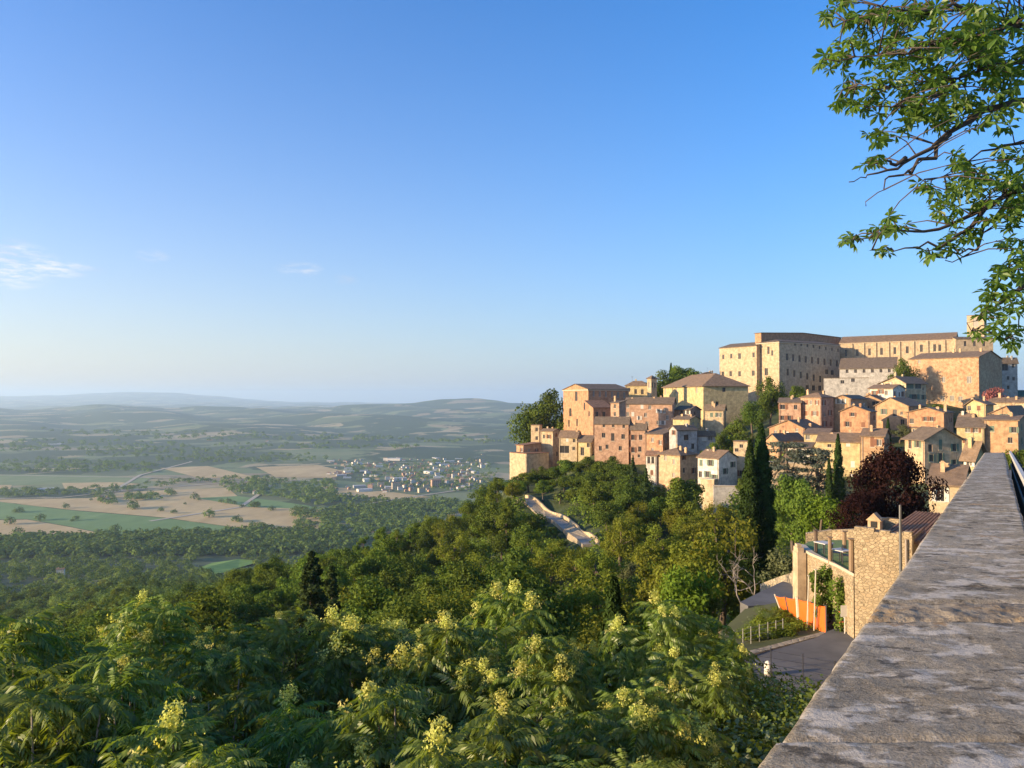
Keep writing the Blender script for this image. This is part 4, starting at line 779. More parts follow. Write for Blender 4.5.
# valley hedges and copses
def area_trees(poly, n, rad):
    xs = [p[0] for p in poly]; ys = [p[1] for p in poly]; out = []
    while len(out) < n:
        px, py = rg.uniform(min(xs), max(xs)), rg.uniform(min(ys), max(ys)); c = False; k = len(poly)
        for i in range(k):
            (x1, y1), (x2, y2) = poly[i], poly[(i + 1) % k]
            if (y1 > py) != (y2 > py) and px < (x2 - x1) * (py - y1) / (y2 - y1) + x1: c = not c
        if c: p = on_valley(px, py); out.append((p.x, p.y, ground(p.x, p.y), rg.uniform(*rad)))
    return out
AR = [([(-60, 492), (20, 490), (120, 487), (212, 477), (216, 482), (140, 490), (90, 496), (-60, 499)], 200, (4, 9)), ([(205, 476), (250, 479), (330, 482), (345, 500), (322, 508), (290, 500), (232, 493), (212, 484)], 260, (5, 11)),
 ([(320, 494), (400, 501), (440, 500), (470, 506), (400, 520), (330, 512)], 190, (5, 10)), ([(-60, 462), (60, 460), (160, 464), (150, 474), (-60, 473)], 200, (6, 12)), ([(80, 452), (200, 452), (330, 458), (330, 463), (200, 464), (90, 460)], 150, (7, 12)),
 ([(-60, 446), (120, 444), (260, 448), (420, 449), (420, 453), (200, 452), (-60, 455)], 200, (8, 14)), ([(40, 436), (200, 438), (380, 440), (520, 441), (520, 446), (300, 445), (60, 441)], 200, (9, 16)),
 ([(120, 495), (160, 496), (160, 502), (125, 501)], 34, (6, 9)), ([(95, 496), (112, 495), (116, 505), (98, 506)], 26, (5, 8)), ([(345, 466), (480, 460), (500, 470), (480, 494), (360, 484)], 380, (3, 7)), ([(290, 509), (345, 512), (335, 535), (300, 538)], 60, (6, 10)), ([(0, 540), (60, 541), (120, 536), (260, 531), (330, 531), (330, 548), (150, 552), (0, 556)], 330, (6, 11)), ([(-60, 541), (120, 538), (345, 534), (350, 556), (150, 562), (-60, 566)], 1150, (6, 11)), ([(325, 512), (400, 504), (478, 503), (440, 524), (350, 552), (318, 540)], 420, (6, 10))]
for k in range(2):
    P = [q for i, (pl, n, rd) in enumerate(AR) if i % 2 == k for q in area_trees(pl, n, rd)]; P = np.array(P)
    tag(link('woodland', quad_mesh('woodland', low_crowns(rg, P[:, :3], P[:, 3], 46, .45), (L_WOODA, L_WOODB)[0])), ('dark tree belts crossing the valley fields', 'dark copses among the valley fields')[k], 'woodland', kind='stuff')
# single field trees in the valley
def small_tree_mesh(seed):
    rng = np.random.default_rng(seed); q = low_crowns(rng, [(0, 0, 0)], np.array([5.0]), 160, .28, 1.35); qb = MB(); qb.tube([(0, 0, -1), (0, 0, 5)], [.5, .35], 6)
    return quad_mesh('crown', q, L_WOODA), qb.mesh('trunk', BARK)
STM = [small_tree_mesh(s) for s in (1, 2, 3)]
FT = [(10, 523), (15, 511), (19, 511), (72, 520), (76, 519), (91, 499), (135, 508), (133, 507), (161, 510), (174, 512), (172, 494), (169, 492), (195, 498), (199, 499), (185, 503), (209, 516), (211, 513), (221, 501), (228, 502), (234, 503), (242, 506), (254, 506), (257, 506), (272, 509), (236, 520), (240, 521), (258, 525), (262, 526), (297, 524), (252, 524), (115, 531), (98, 532), (40, 519), (66, 507), (82, 540), (225, 486), (150, 498), (302, 512), (308, 514), (312, 528), (38, 540), (18, 532)]
for i, (px, py) in enumerate(FT):
    p = on_valley(px, py + 1.5); s = RS.choice((.9, 1.3, 1.5, 2.0, 2.3)) * RS.uniform(.85, 1.1); r = empty('field_tree', p, RS.uniform(0, 6)); r.scale = (s, s, s * RS.uniform(.9, 1.25))
    lb = 'lone dark tree dotting the ' + ('lower left wheat field' if px < 100 and py > 512 else 'broad tan wheat field' if py > 492 else 'far field edge') + ' in the valley'
    tag(r, lb, 'tree', lb.replace('lone dark tree', 'lone trees')); link('crown', STM[i % 3][0], r); link('trunk', STM[i % 3][1], r)

# ------------------------------------------------------------------ town in the valley
VM = {k: plain(k + ' valley wall', c, .8) for k, c in {'white': (.66, .62, .54), 'cream': (.56, .46, .32), 'pink': (.46, .29, .20), 'grey': (.42, .41, .39)}.items()}
VR = {'tile': ROOFR, 'metal': plain('pale metal roof', (.50, .49, .46)), 'tile2': ROOF}
def vhouse(col, kind, s):
    b = MB(); L, Wd, H = {'house': (14, 10, 7), 'block': (20, 12, 14), 'shed': (46, 22, 8)}[kind]
    L *= s; rh = 2.4 if kind == 'house' else .9
    b.box((-L / 2, -Wd / 2, -2), (L / 2, Wd / 2, H), 0); o = .5
    b.prism([(-L / 2 - o, -Wd / 2 - o, H + .05), (L / 2 + o, -Wd / 2 - o, H + .05), (L / 2 + o, 0, H + rh), (-L / 2 - o, 0, H + rh)], .3, 1); b.prism([(-L / 2 - o, 0, H + rh), (L / 2 + o, 0, H + rh), (L / 2 + o, Wd / 2 + o, H + .05), (-L / 2 - o, Wd / 2 + o, H + .05)], .3, 1)
    for sx in (-1, 1): b.face([(sx * L / 2, -Wd / 2, H), (sx * L / 2, Wd / 2, H), (sx * L / 2, 0, H + rh - .2)], 0)
    nw = max(2, int(L / 4))
    if kind != 'shed':
        for f in range(int(H / 3.3)):
            for i in range(nw): b.box((-L / 2 + (i + .3) * L / nw, -Wd / 2 - .05, 1.2 + f * 3.2), (-L / 2 + (i + .3) * L / nw + 1.3, -Wd / 2 - .004, 2.8 + f * 3.2), 2)
    return b.mesh('valley_' + kind, [VM[col], VR['metal' if kind == 'shed' else 'tile' if col != 'cream' else 'tile2'], GLASS])
VH = {(c, k): vhouse(c, k, 1) for c, k in (('white', 'house'), ('cream', 'house'), ('pink', 'house'), ('white', 'block'), ('cream', 'block'), ('pink', 'block'), ('white', 'shed'), ('grey', 'shed'))}
PLUR = {'house': 'houses', 'block': 'apartment blocks', 'shed': 'sheds'}
vp = []
def put_v(px, py, col, kind, s=1.0, lab=None):
    p = on_valley(px, py); o = link({'house': 'valley_house', 'block': 'apartment_block', 'shed': 'industrial_shed'}[kind], VH[(col, kind)], None, p); o.rotation_euler = (0, 0, RS.choice([.4, .4, 1.97, .1]) + RS.uniform(-.25, .25)); o.scale = (s, s, s * RS.uniform(.85, 1.2))
    base = {'house': 'small %s house', 'block': 'square %s apartment block', 'shed': 'long %s industrial shed'}[kind] % col
    place = 'in the far valley town' if px > 300 else 'among the far valley fields'
    tag(o, lab or base + ' ' + place, {'house': 'house', 'block': 'building', 'shed': 'shed'}[kind], None if lab else base.replace(kind, PLUR[kind].split()[-1] if kind != 'block' else 'blocks') + ' ' + place)
put_v(394, 461, 'white', 'shed', 1.1, 'largest white shed at the top edge of the far valley town'); put_v(436, 487, 'pink', 'block', 1.2, 'reddish apartment block at the near edge of the far valley town'); put_v(396, 489, 'cream', 'block', 1.0, 'cream block in front of the rest of the far valley town'); put_v(381, 486, 'cream', 'block', .8, 'small tower-like cream block on the near left of the far valley town')
cnt = 0
while cnt < 225:
    u, v = RS.random(), RS.random(); px = 330 + 150 * u + RS.gauss(0, 4); py = 459 + 37 * v * (1 - .25 * abs(u - .5)) - 3 * u
    if py > 478 and px < 372 and RS.random() < .6: continue
    p = on_valley(px, py); kd = RS.choices(['house', 'block', 'shed'], [.62, .14, .24])[0]; rd = {'house': 7, 'block': 10, 'shed': 20}[kd]
    if any((p.x - q[0]) ** 2 + (p.y - q[1]) ** 2 < (rd + q[2]) ** 2 for q in vp): continue
    vp.append((p.x, p.y, rd)); col = RS.choice(['white', 'white', 'grey']) if kd == 'shed' else RS.choice(['white', 'white', 'cream', 'pink']); put_v(px, py, col, kd, RS.uniform(.45, .8)); cnt += 1
for (px, py, c, k, s) in ((107, 502, 'cream', 'house', 1.1), (101, 500, 'white', 'house', .9), (45, 491, 'white', 'shed', .8), (97, 491, 'white', 'house', .9), (245, 493, 'white', 'house', 1), (238, 492, 'cream', 'house', 1), (255, 494, 'white', 'house', .9), (210, 443, 'white', 'house', 2), (222, 443, 'cream', 'house', 2), (262, 444, 'white', 'house', 2), (268, 445, 'white', 'house', 2), (60, 446, 'white', 'shed', 1.6), (52, 447, 'grey', 'shed', 1.6)): put_v(px, py, c, k, s)
o = house('white_cottage', 'lone white house in the wood at the foot of the slope', 'house', 0, 58, 64, 67, 569, 577, 800, 20, 'gable_r', 1.2, 'white', ROOF, dep=6)

# ------------------------------------------------------------------ roads on the slope
def asphalt(name, c):
    n = NT(name); v = n.pos(); f = n.noise(v, 2.2, 5, .6)
    n.b.inputs['Roughness'].default_value = .9; n.bump(n.noise(v, 30, 2), .2, .02)
    return n.col(n.mix(n.ramp(n.noise(v, .35, 4), [(.4, 0), (.65, 1)]), n.mix(f, mul(c, .7), mul(c, 1.2)), mul(c, 1.35)))
ASPH = asphalt('worn asphalt', (.125, .12, .11)); ASPHL = asphalt('pale worn road', (.25, .225, .185))
def rubble(name, c, sc):
    n = NT(name); v = n.scaled(n.pos(), (1, 1, 1.5)); vo = n.new('ShaderNodeTexVoronoi', i_Vector=v, i_Scale=sc)
    ve = n.new('ShaderNodeTexVoronoi', i_Vector=v, i_Scale=sc); ve.feature = 'DISTANCE_TO_EDGE'
    r = n.new('ShaderNodeSeparateColor', i_Color=vo.outputs['Color']).outputs[0]
    a = n.ramp(r, [(0, mul(c, .55)), (.35, mul(c, .95)), (.7, mul(c, 1.2)), (1, (c[0] * .8, c[1] * .7, c[2] * .6))])
    j = n.ramp(ve.outputs['Distance'], [(.01, 0), (.12, 1)]); a = n.mix(j, mul(c, .55), a); a = n.mix(n.ramp(n.noise(n.pos(), .6, 5), [(.5, 0), (.7, .5)]), a, mul(c, 1.05))
    a = n.mix(.42, a, n.mix(n.ramp(n.noise(n.pos(), 1.6, 6, .7), [(.35, 0), (.65, 1)]), mul(c, .6), mul(c, 1.15)))
    a = n.mix(n.ramp(n.noise(n.pos(), 5, 3, .6), [(.62, 0), (.68, .8)]), a, mul(c, .3)); n.bump(j, .6, .05); return n.col(a)
WALL['rubble'] = rubble('rubble stone', (.40, .31, .19), 4.6); RUB2 = rubble('low wall stone', (.40, .33, .22), 3.0)
def hit_ground(px, py, lo=60, up=0.0):
    d = pxdir(px, py); t = lo
    while t < 1500 and d.z * t / d.y > ground(d.x * t / d.y, t) + up: t += .5
    return Vector((d.x * t / d.y, t, ground(d.x * t / d.y, t) + up))
def ribbon(name, pts, width, mat, zoff=.25, wall=None):
    P = [Vector(p) for p in pts]; F = []
    for i in range(len(P) - 1):
        for k in range(6): F.append(P[i].lerp(P[i + 1], k / 6))
    F.append(P[-1]); rows = []; side = []
    for i, p in enumerate(F):
        t = (F[min(i + 1, len(F) - 1)] - F[max(i - 1, 0)]); s = Vector((t.y, -t.x, 0)).normalized()
        if s.y > 0: s = -s
        z = ground(p.x, p.y) + zoff; rows.append([Vector((p.x, p.y, z)) + s * (width * k / 4 - width / 2) for k in range(5)]); side.append(Vector((p.x, p.y, z)) - s * width / 2)
    P_ = np.array([[tuple(v) for v in r] for r in rows]); n0 = np.cross(P_[1, 0] - P_[0, 0], P_[0, 1] - P_[0, 0])
    tag(link(name, grid_mesh(name, P_ if n0[2] < 0 else P_[:, ::-1], mat)), kind='structure')
    b = MB(); b.prism([*[tuple(r[0] + Vector((0, 0, -.004))) for r in rows], *[tuple(r[-1] + Vector((0, 0, -.004))) for r in rows[::-1]]], 2.5); tag(b.build('road_bank', RUB2), kind='structure')
    if wall:
        for i in range(len(side) - 1):
            pass
        wb = MB(); n = len(side)
        for i in range(n - 1):
            a, c = side[i], side[i + 1]; t = (c - a); s = Vector((t.y, -t.x, 0)).normalized()
            s = -s if s.y < 0 else s
            q = [a, c, c + s * .4, a + s * .4]; wb.prism([v + Vector((0, 0, .9)) for v in q], 2.2)
        tag(wb.build('road_wall', wall), 'pale low wall along the upper edge of the road on the wooded slope', 'wall')
ribbon('road', [hit_ground(x, y) for x, y in ((520, 500), (536, 509), (552, 519), (570, 531), (584, 541), (590, 547))], 3.0, ASPHL, .4, WALL['cream'])
ribbon('road', [hit_ground(x, y) for x, y in ((404, 551), (416, 546), (424, 540), (432, 534))], 5.5, ASPHL, .6)

# ------------------------------------------------------------------ the lower road, the terrace and the netting left of the parapet
def plane_pt(px, py, z): d = pxdir(px, py); return d * (z / d.z)
def sheet(name, poly, z, mat, t=1.2):
    b = MB(); P = [plane_pt(x, y, z) for x, y in poly]
    if sum(P[k].x * P[(k + 1) % len(P)].y - P[(k + 1) % len(P)].x * P[k].y for k in range(len(P))) < 0: P.reverse()
    b.prism(P, t); return b.build(name, mat)
tag(sheet('road', [(935, 618), (852, 622), (828, 631), (815, 638), (780, 648), (742, 657), (700, 668), (660, 690), (760, 735), (900, 735)], -12.5, ASPH), kind='structure')
tag(sheet('upper_road', [(748, 606), (806, 602), (808, 577), (790, 578), (764, 590), (740, 602)], -14.1, ASPH), kind='structure')
def wall_run(name, label, cat, pts, h, th, mat, below=1.5, group=None):
    """pts = points along the wall top"""
    b = MB()
    for i in range(len(pts) - 1):
        a, c = Vector(pts[i]), Vector(pts[i + 1]); t = c - a; s = Vector((-t.y, t.x, 0)).normalized(); s = -s if s.y < 0 else s; e = t.normalized() * .001 * i
        d = h + below; b.face([a, c, c + s * th, a + s * th])
        b.face([a - Vector((0, 0, d)), c - Vector((0, 0, d)), c, a]); b.face([c + s * th - Vector((0, 0, d)), a + s * th - Vector((0, 0, d)), a + s * th, c + s * th])
        if i == 0: b.face([a, a + s * th, a + s * th - Vector((0, 0, d)), a - Vector((0, 0, d))])
        if i == len(pts) - 2: b.face([c + s * th, c, c - Vector((0, 0, d)), c + s * th - Vector((0, 0, d))])
    return tag(b.build(name, mat), label, cat, group)
wall_run('kerb_wall', 'low curved stone wall along the inside of the shaded road bend', 'wall', [at(728, 662, 36.5), at(748, 655, 37.3), at(782, 646, 38.9), at(812, 638, 40.3), at(829, 633.5, 41.2)], .9, .4, RUB2)
wall_run('bank_wall', 'low stone wall above the upper road bend', 'wall', [at(760, 584, 62), at(778, 577, 60), at(797, 571, 58), at(806, 569, 56)], 1.0, .4, RUB2)
# raised grass bank between the two roads
bk = MB(); P = [at(x, y, D) + Vector((0, 0, -.12)) for x, y, D in ((730, 660.5, 37), (749, 653, 37.8), (783, 644.5, 39.4), (813, 637, 40.8), (829, 632.5, 41.6), (831, 622, 44), (815, 607, 49), (780, 600, 50.5), (745, 607, 50), (720, 630, 44))]
bk.prism(P, 5); tag(bk.build('grass_bank', plain('dry grassy earth', (.10, .105, .035), .95)), kind='structure')
# round terrace
ZT = -9.28
tp = [plane_pt(x, y, ZT) for x, y in ((853.5, 576.5), (838, 568), (822, 560.5), (810, 555), (803, 550.5), (801.5, 546.5), (808, 541.5), (830, 540), (858, 540))]
tb = MB(); tb.prism(tp[::-1] if 0 else tp, 6.0); ter = tag(tb.build('terrace', WALL['rubble']), 'round terrace with a rubble stone wall beside the stone cottage', 'terrace')
gb = MB(); cen = sum(tp, Vector()) / len(tp); gb.prism([cen + (p - cen) * .94 + Vector((0, 0, .05)) for p in tp], .1); gb.build('lawn', plain('artificial turf', (.16, .22, .075), .95), ter)
def coping(ps, name, mat):
    b = MB(); ps = [Vector(p) for p in ps]
    for i in range(len(ps) - 1):
        a, c = ps[i], ps[i + 1]; o1, o2 = (cen - a).normalized() * .38, (cen - c).normalized() * .38; u = Vector((0, 0, .16)); dz = Vector((0, 0, .003 * (i % 2)))
        b.prism([a - o1 * .2 + u + dz, c - o2 * .2 + u + dz, c + o2 + u + dz, a + o1 + u + dz], .155)
    return b.build(name, mat, ter)
coping(tp[:6], 'coping', TRIM)
wall_run('garden_wall', 'sunlit stone wall closing the back of the round terrace', 'wall', [at(806, 533.5, 52.0), at(832, 530, 51.5), at(858, 529, 50.2)], .8, .4, WALL['rubble'], 2)
pb = MB(); q = at(800, 550, 46.5); pb.box((q.x - .30, q.y - .4, -15.0), (q.x + .22, q.y + .4, q.z - .1)); pb.box((q.x - .26, q.y - .36, q.z - .097), (q.x + .1, q.y + .36, q.z + .2)); pb.box((q.x - .2, q.y - .1, q.z + .203), (q.x + .06, q.y + .3, q.z + .36)); tag(pb.build('wall_pillar', WALL['stone']), 'pale broken pillar at the left end of the round terrace wall', 'pillar')
WOODP = plain('weathered post wood', (.26, .18, .11), .9); WOODD = plain('dark post wood', (.12, .085, .06), .9)
for (px, y0, y1, r, dk, lb) in ((830, 563.5, 538, .10, 0, 'pale wooden post in the middle of the terrace edge'), (851.5, 573, 540, .13, 0, 'thick wooden post next to the stone cottage'), (816, 553, 531, .10, 1, 'dark wooden post at the left of the terrace'), (844.5, 553, 532, .12, 0, 'wooden post at the back right of the terrace')):
    p = plane_pt(px, y0, ZT + .02); top = p.z + (y0 - y1) / FPX * p.y; b = MB(); b.tube([p, Vector((p.x, p.y, top))], r, 8); b.box((p.x - r * 1.3, p.y - r * 1.3, top + .002), (p.x + r * 1.3, p.y + r * 1.3, top + .06)); tag(b.build('wooden_post', WOODD if dk else WOODP), lb, 'post')
WHITEP = plain('white table top', (.50, .48, .44), .6); DARKM = plain('dark painted metal', (.04, .04, .045), .5)
for (px, py, s, lb) in ((824, 552, .36, 'white table at the left of the round terrace'), (842, 560, .38, 'white table near the thick wooden post on the terrace')):
    p = plane_pt(px, py + 3, ZT + .05); r = empty('garden_table', p, .4); tag(r, lb, 'table'); b = MB(); b.box((-s, -.45, .70), (s, .45, .75)); b.build('table_top', WHITEP, r)
    for sx in (-1, 1):
        for sy in (-1, 1): b = MB(); b.tube([(sx * s * .85, sy * .36, 0), (sx * s * .85, sy * .36, .699)], .03); b.build('leg', DARKM, r)
for (px, py, lb) in ((836, 560, 'dark chair left of the table near the thick post'), (846, 563, 'dark chair right of the table near the thick post')):
    p = plane_pt(px, py, ZT + .05); r = empty('garden_chair', p, 1.2); tag(r, lb, 'chair'); b = MB(); b.box((-.23, -.22, .42), (.23, .22, .46)); b.build('seat', DARKM, r); b = MB(); b.box((-.23, .18, .463), (.23, .22, .88)); b.build('backrest', DARKM, r)
    for sx in (-.2, .2):
        for sy in (-.18, .18): b = MB(); b.tube([(sx, sy, 0), (sx, sy, .419)], .02); b.build('leg', DARKM, r)
# stone cottage
cot = house('stone_cottage', 'rubble stone cottage with a low tiled roof right beside the parapet', 'house', 0, 853, 912, None, 536.5, 640, 38.2, 12, 'flat', 0, 'rubble', WALL['rubble'], dep=5.5, open_top=True)
w1, w2, H = cot['w1'], cot['w2'], cot['hh']
rb = MB(); rb.prism([(1.0, .45, H - .30), (w1 + 2.6, .45, H - .30), (w1 + 2.6, w2 + 1.4, H + .30), (1.6, w2 + 1.4, H + .30)], .15); rf = rb.build('tile_roof', None or ROOFR, cot)
rt = MB()
k = 1.1
while k < w1 + 2.5:
    rt.tube([(k, .43, H - .30), (k + .05 + .55 * max(0, 1 - k / 3), w2 + 1.4, H + .31)], .075, 6); k += .2
rt.build('tile', ROOFR, rf)
cb = MB(); cb.box((.40, 1.0, H - .8), (1.0, 1.5, H + .45)); cb.prism([(.32, .95, H + .453), (1.08, .95, H + .453), (.70, .95, H + .85)], .6, 0, (0, 1, 0)); cb.box((.55, .96, H + .1), (.85, .999, H + .42), 1); cb.build('chimney', [WALL['tan'], GLASS], cot)
ivy = np.random.default_rng(3)
for (px, py, s, lb) in ((828, 585, .9, 'green creeper hanging on the round terrace wall, left patch'), (841, 598, 1.0, 'green creeper hanging on the round terrace wall, right patch'), (817, 588, .6, 'small green creeper near the pillar on the terrace wall'), (849, 606, .7, 'low green creeper in the corner between terrace and cottage')):
    p = at(px, py, (38.4 if px > 890 else 39.0) if px > 860 else 41.5 if px > 835 else 43); q = clumps(ivy, [(0, 0, 0), (.1, 0, -.7), (-.1, .05, .6), (.15, 0, -1.4)], [(.55 * s, .35, .6 * s)] * 4, 1500, .16, np.array([0, .4, 0.])); r = link('creeper', quad_mesh('creeper', q, L_MID), None, p); tag(r, lb, 'plant')
# street lamp
MET = plain('grey galvanised metal', (.13, .13, .13), .45, .6)
lp = at(900.5, 549, 36.0); r = empty('street_lamp', Vector((lp.x, lp.y, -12.5))); tag(r, 'grey lamp post with a short side arm in front of the tiled cottage roof', 'street lamp')
hp = at(900.5, 505, 36.0).z + 12.5; b = MB(); b.tube([(0, 0, 0), (0, 0, hp)], [.09, .055], 8); b.build('pole', MET, r)
az_h = at(900.5, 518.5, 36).z + 12.5; b = MB(); b.tube([(0, 0, az_h), (-.62, 0, az_h + .05)], .025); b.build('arm', MET, r)
b = MB(); b.prism([(-.55, -.09, az_h + .02), (-.55, .09, az_h + .02), (-.9, .09, az_h + .05), (-.9, -.09, az_h + .05)], .09); b.build('lamp_head', MET, r)
# orange netting
NET = NT('orange safety netting'); NET.b.inputs['Roughness'].default_value = .6; v_ = NET.obj()
gx = NET.new('ShaderNodeTexBrick', i_Vector=v_, i_Scale=6.0); NET.col(NET.mix(NET.noise(v_, 1.5, 4), (.56, .095, .008), (.74, .16, .02)))
tops = [(774.5, 595.5, 48), (785, 597, 46.5), (797, 598.5, 45), (808, 601, 44), (817, 603.5, 43), (826, 606.5, 42.2)]; bots = [(786, 617, 47.5), (792, 623, 46), (799, 627, 44.8), (808, 632, 43.6), (817, 635, 42.7), (826, 637, 42)]
nr = empty('safety_netting', at(800, 630, 44.5)); tag(nr, 'orange netting stretched between posts beside the lower road', 'netting'); o_ = nr.location
M_ = []
for j in range(11):
    f = j / 10; rowp = []
    for i in range(5):
        for s_ in range(8):
            g = s_ / 8; a = at(*tops[i]).lerp(at(*tops[i + 1]), g); c = at(*bots[i]).lerp(at(*bots[i + 1]), g); p = a.lerp(c, f)
            p += Vector((0, -.10, 0)) * math.sin(f * 3.1) * math.sin(g * 3.14) + Vector((0, .05 * mnoise.noise(p * 1.7), .06 * math.sin(g * 3.14) * -(1 - f))); rowp.append(tuple(p - o_))
    p = at(*tops[5]).lerp(at(*bots[5]), f); rowp.append(tuple(p - o_)); M_.append(rowp)
no = link('net', grid_mesh('net', np.array(M_), NET.m), nr); sm = no.modifiers.new('thickness', 'SOLIDIFY'); sm.thickness = .012
POLE = plain('pale timber stake', (.55, .48, .36), .8)
for i, (tx, ty, D) in enumerate(tops):
    a, c = at(tx, ty - 1.5, D - .06), at(*bots[i]) + Vector((0, -.06, -.5)); b = MB(); b.tube([a - o_, c - o_], .045 if i != 2 else .09, 6); b.build('post', POLE if i in (0, 2, 3) else MET, nr)
for (px, D, hh_, lb) in ((813.5, 42.6, 1.3, 'tall thin stake leaning in front of the netting, right'), (806.5, 43.1, 1.0, 'tall thin stake sticking up above the middle of the netting')):
    p = at(px, 634, D); b = MB(); b.tube([p + Vector((0, 0, -.6)), p + Vector((.15, 0, 2.2 + hh_))], .035, 6); b.box((p.x + .09, p.y - .05, p.z + 2.21 + hh_), (p.x + .21, p.y + .05, p.z + 2.26 + hh_)); tag(b.build('stake', POLE), lb, 'stake')
# red and white works barriers
REDP = plain('faded red plastic', (.45, .09, .05), .5)
for (x0, x1, y0, y1, D, lb) in ((829, 839, 608, 624, 43.2, 'red and white works barrier beside the end of the netting'), (839, 850, 611, 629, 41.6, 'red works barrier with a white sign against the stone cottage')):
    a, c = at(x0, y1, D), at(x1, y1, D - .5); L = (c - a).length; r = empty('works_barrier', Vector((a.x, a.y, -12.5)), math.atan2(c.y - a.y, c.x - a.x)); tag(r, lb, 'barrier'); h = at(x0, y0, D).z + 12.5
    b = MB(); b.box((0, -.03, .25), (L, .03, h)); b.build('panel', REDP, r)
    for kk in range(3): b = MB(); b.prism([(L * (.05 + .32 * kk), -.034, h * .55), (L * (.2 + .32 * kk), -.034, h * .55), (L * (.3 + .3 * kk), -.034, h * .9), (L * (.15 + .3 * kk), -.034, h * .9)], .003, 0, (0, 1, 0)); b.build('stripe', SHUT_W, r)
    for xx_ in (.1, L - .1): b = MB(); b.box((xx_ - .04, -.25, 0), (xx_ + .04, .25, .07)); b.box((xx_ - .03, -.028, .073), (xx_ + .03, .028, .248)); b.build('foot', DARKM, r)
p = at(845, 626, 41.0); b = MB(); b.box((-.22, -.02, .9), (.22, 0, 1.5)); b.tube([(0, .03, 0), (0, .03, 1.45)], .025); o = b.build('sign', SHUT_W, None, Vector((p.x, p.y, -12.5))); tag(o, 'small blank white sign on a post by the red barriers', 'sign')
# wire fences
def fence(label, posts, h, wires, mat):
    r = empty('wire_fence', posts[0]); tag(r, label, 'fence'); o = posts[0]
    for p in posts: b = MB(); b.tube([p - o + Vector((0, 0, -.6)), p - o + Vector((0, 0, h))], .024, 6); b.build('post', mat, r)
    for k in range(wires):
        b = MB()
        for a, c in zip(posts, posts[1:]): b.tube([a - o + Vector((0, 0, h * (k + .6) / wires)), c - o + Vector((0, 0, h * (k + .6) / wires))], .010, 4)
        b.build('wire', mat, r)
PGAL = plain('pale galvanised posts', (.30, .29, .25), .6)
fence('pale wire fence with many posts on the grass bank', [at(x, y, D) for x, y, D in ((726, 652, 39.5), (734, 651, 39.8), (743, 649, 40.2), (751, 646.5, 40.5), (759.5, 644, 41), (768, 642, 41.3), (776, 640, 41.7), (783, 638, 42))], 1.05, 5, PGAL)
pts = []; rads = []
for i in range(190):
    u = rg.uniform(size=3); u = u / u.sum(); p = at(722, 640, 40.5) * u[0] + at(785, 603, 50) * u[1] + at(826, 631, 42.2) * u[2]; pts.append((p.x, p.y, p.z - .25)); rads.append(rg.uniform(.16, .42))
tag(link('undergrowth', quad_mesh('undergrowth', low_crowns(rg, pts, np.array(rads), 120, .28), L_LIGHT)), 'rough grass and weeds on the bank under the orange netting', 'weeds', kind='stuff')
fence('dark thin railing on the near side of the shaded road', [plane_pt(x, y, -12.5) for x, y in ((720, 668), (744, 672), (771, 676), (803, 682), (835, 690))], 1.25, 4, DARKM)
p = at(768, 679, 35); b = MB(); b.tube([(0, 0, -.2), (0, 0, .2), (0, 0, .42), (0, 0, .56), (0, 0, .62)], [.16, .165, .16, .11, .03], 12); tag(b.build('stone_bollard', WALL['white'], None, Vector((p.x, p.y, -12.5)), True), 'rounded pale stone bollard by the thin railing', 'bollard')
# bare tree on the bank above the road
rng = np.random.default_rng(44); b = MB(); q0 = at(748, 600, 58); q0.z = ground(q0.x, q0.y) - .4
def bare(p, d, L, r, dep):
    d = d.normalized(); m = p + d * L * .5 + Vector(rng.normal(size=3)) * L * .06; e = p + d * L + Vector(rng.normal(size=3)) * L * .08; b.tube([p, m, e], [r, r * .8, r * .6], 6)
    if dep:
        for k in range(2 + (rng.uniform() < .6)): bare(e, d + Vector(rng.normal(size=3)) * .62 + Vector((0, 0, .18)), L * rng.uniform(.6, .85), r * .6, dep - 1)
bare(q0, Vector((.1, 0, 1)), 2.1, .14, 5); r = link('bare_tree', b.mesh('bare_tree', BARKL, True)); tag(r, 'leafless pale branching tree beside the upper road bend', 'tree')

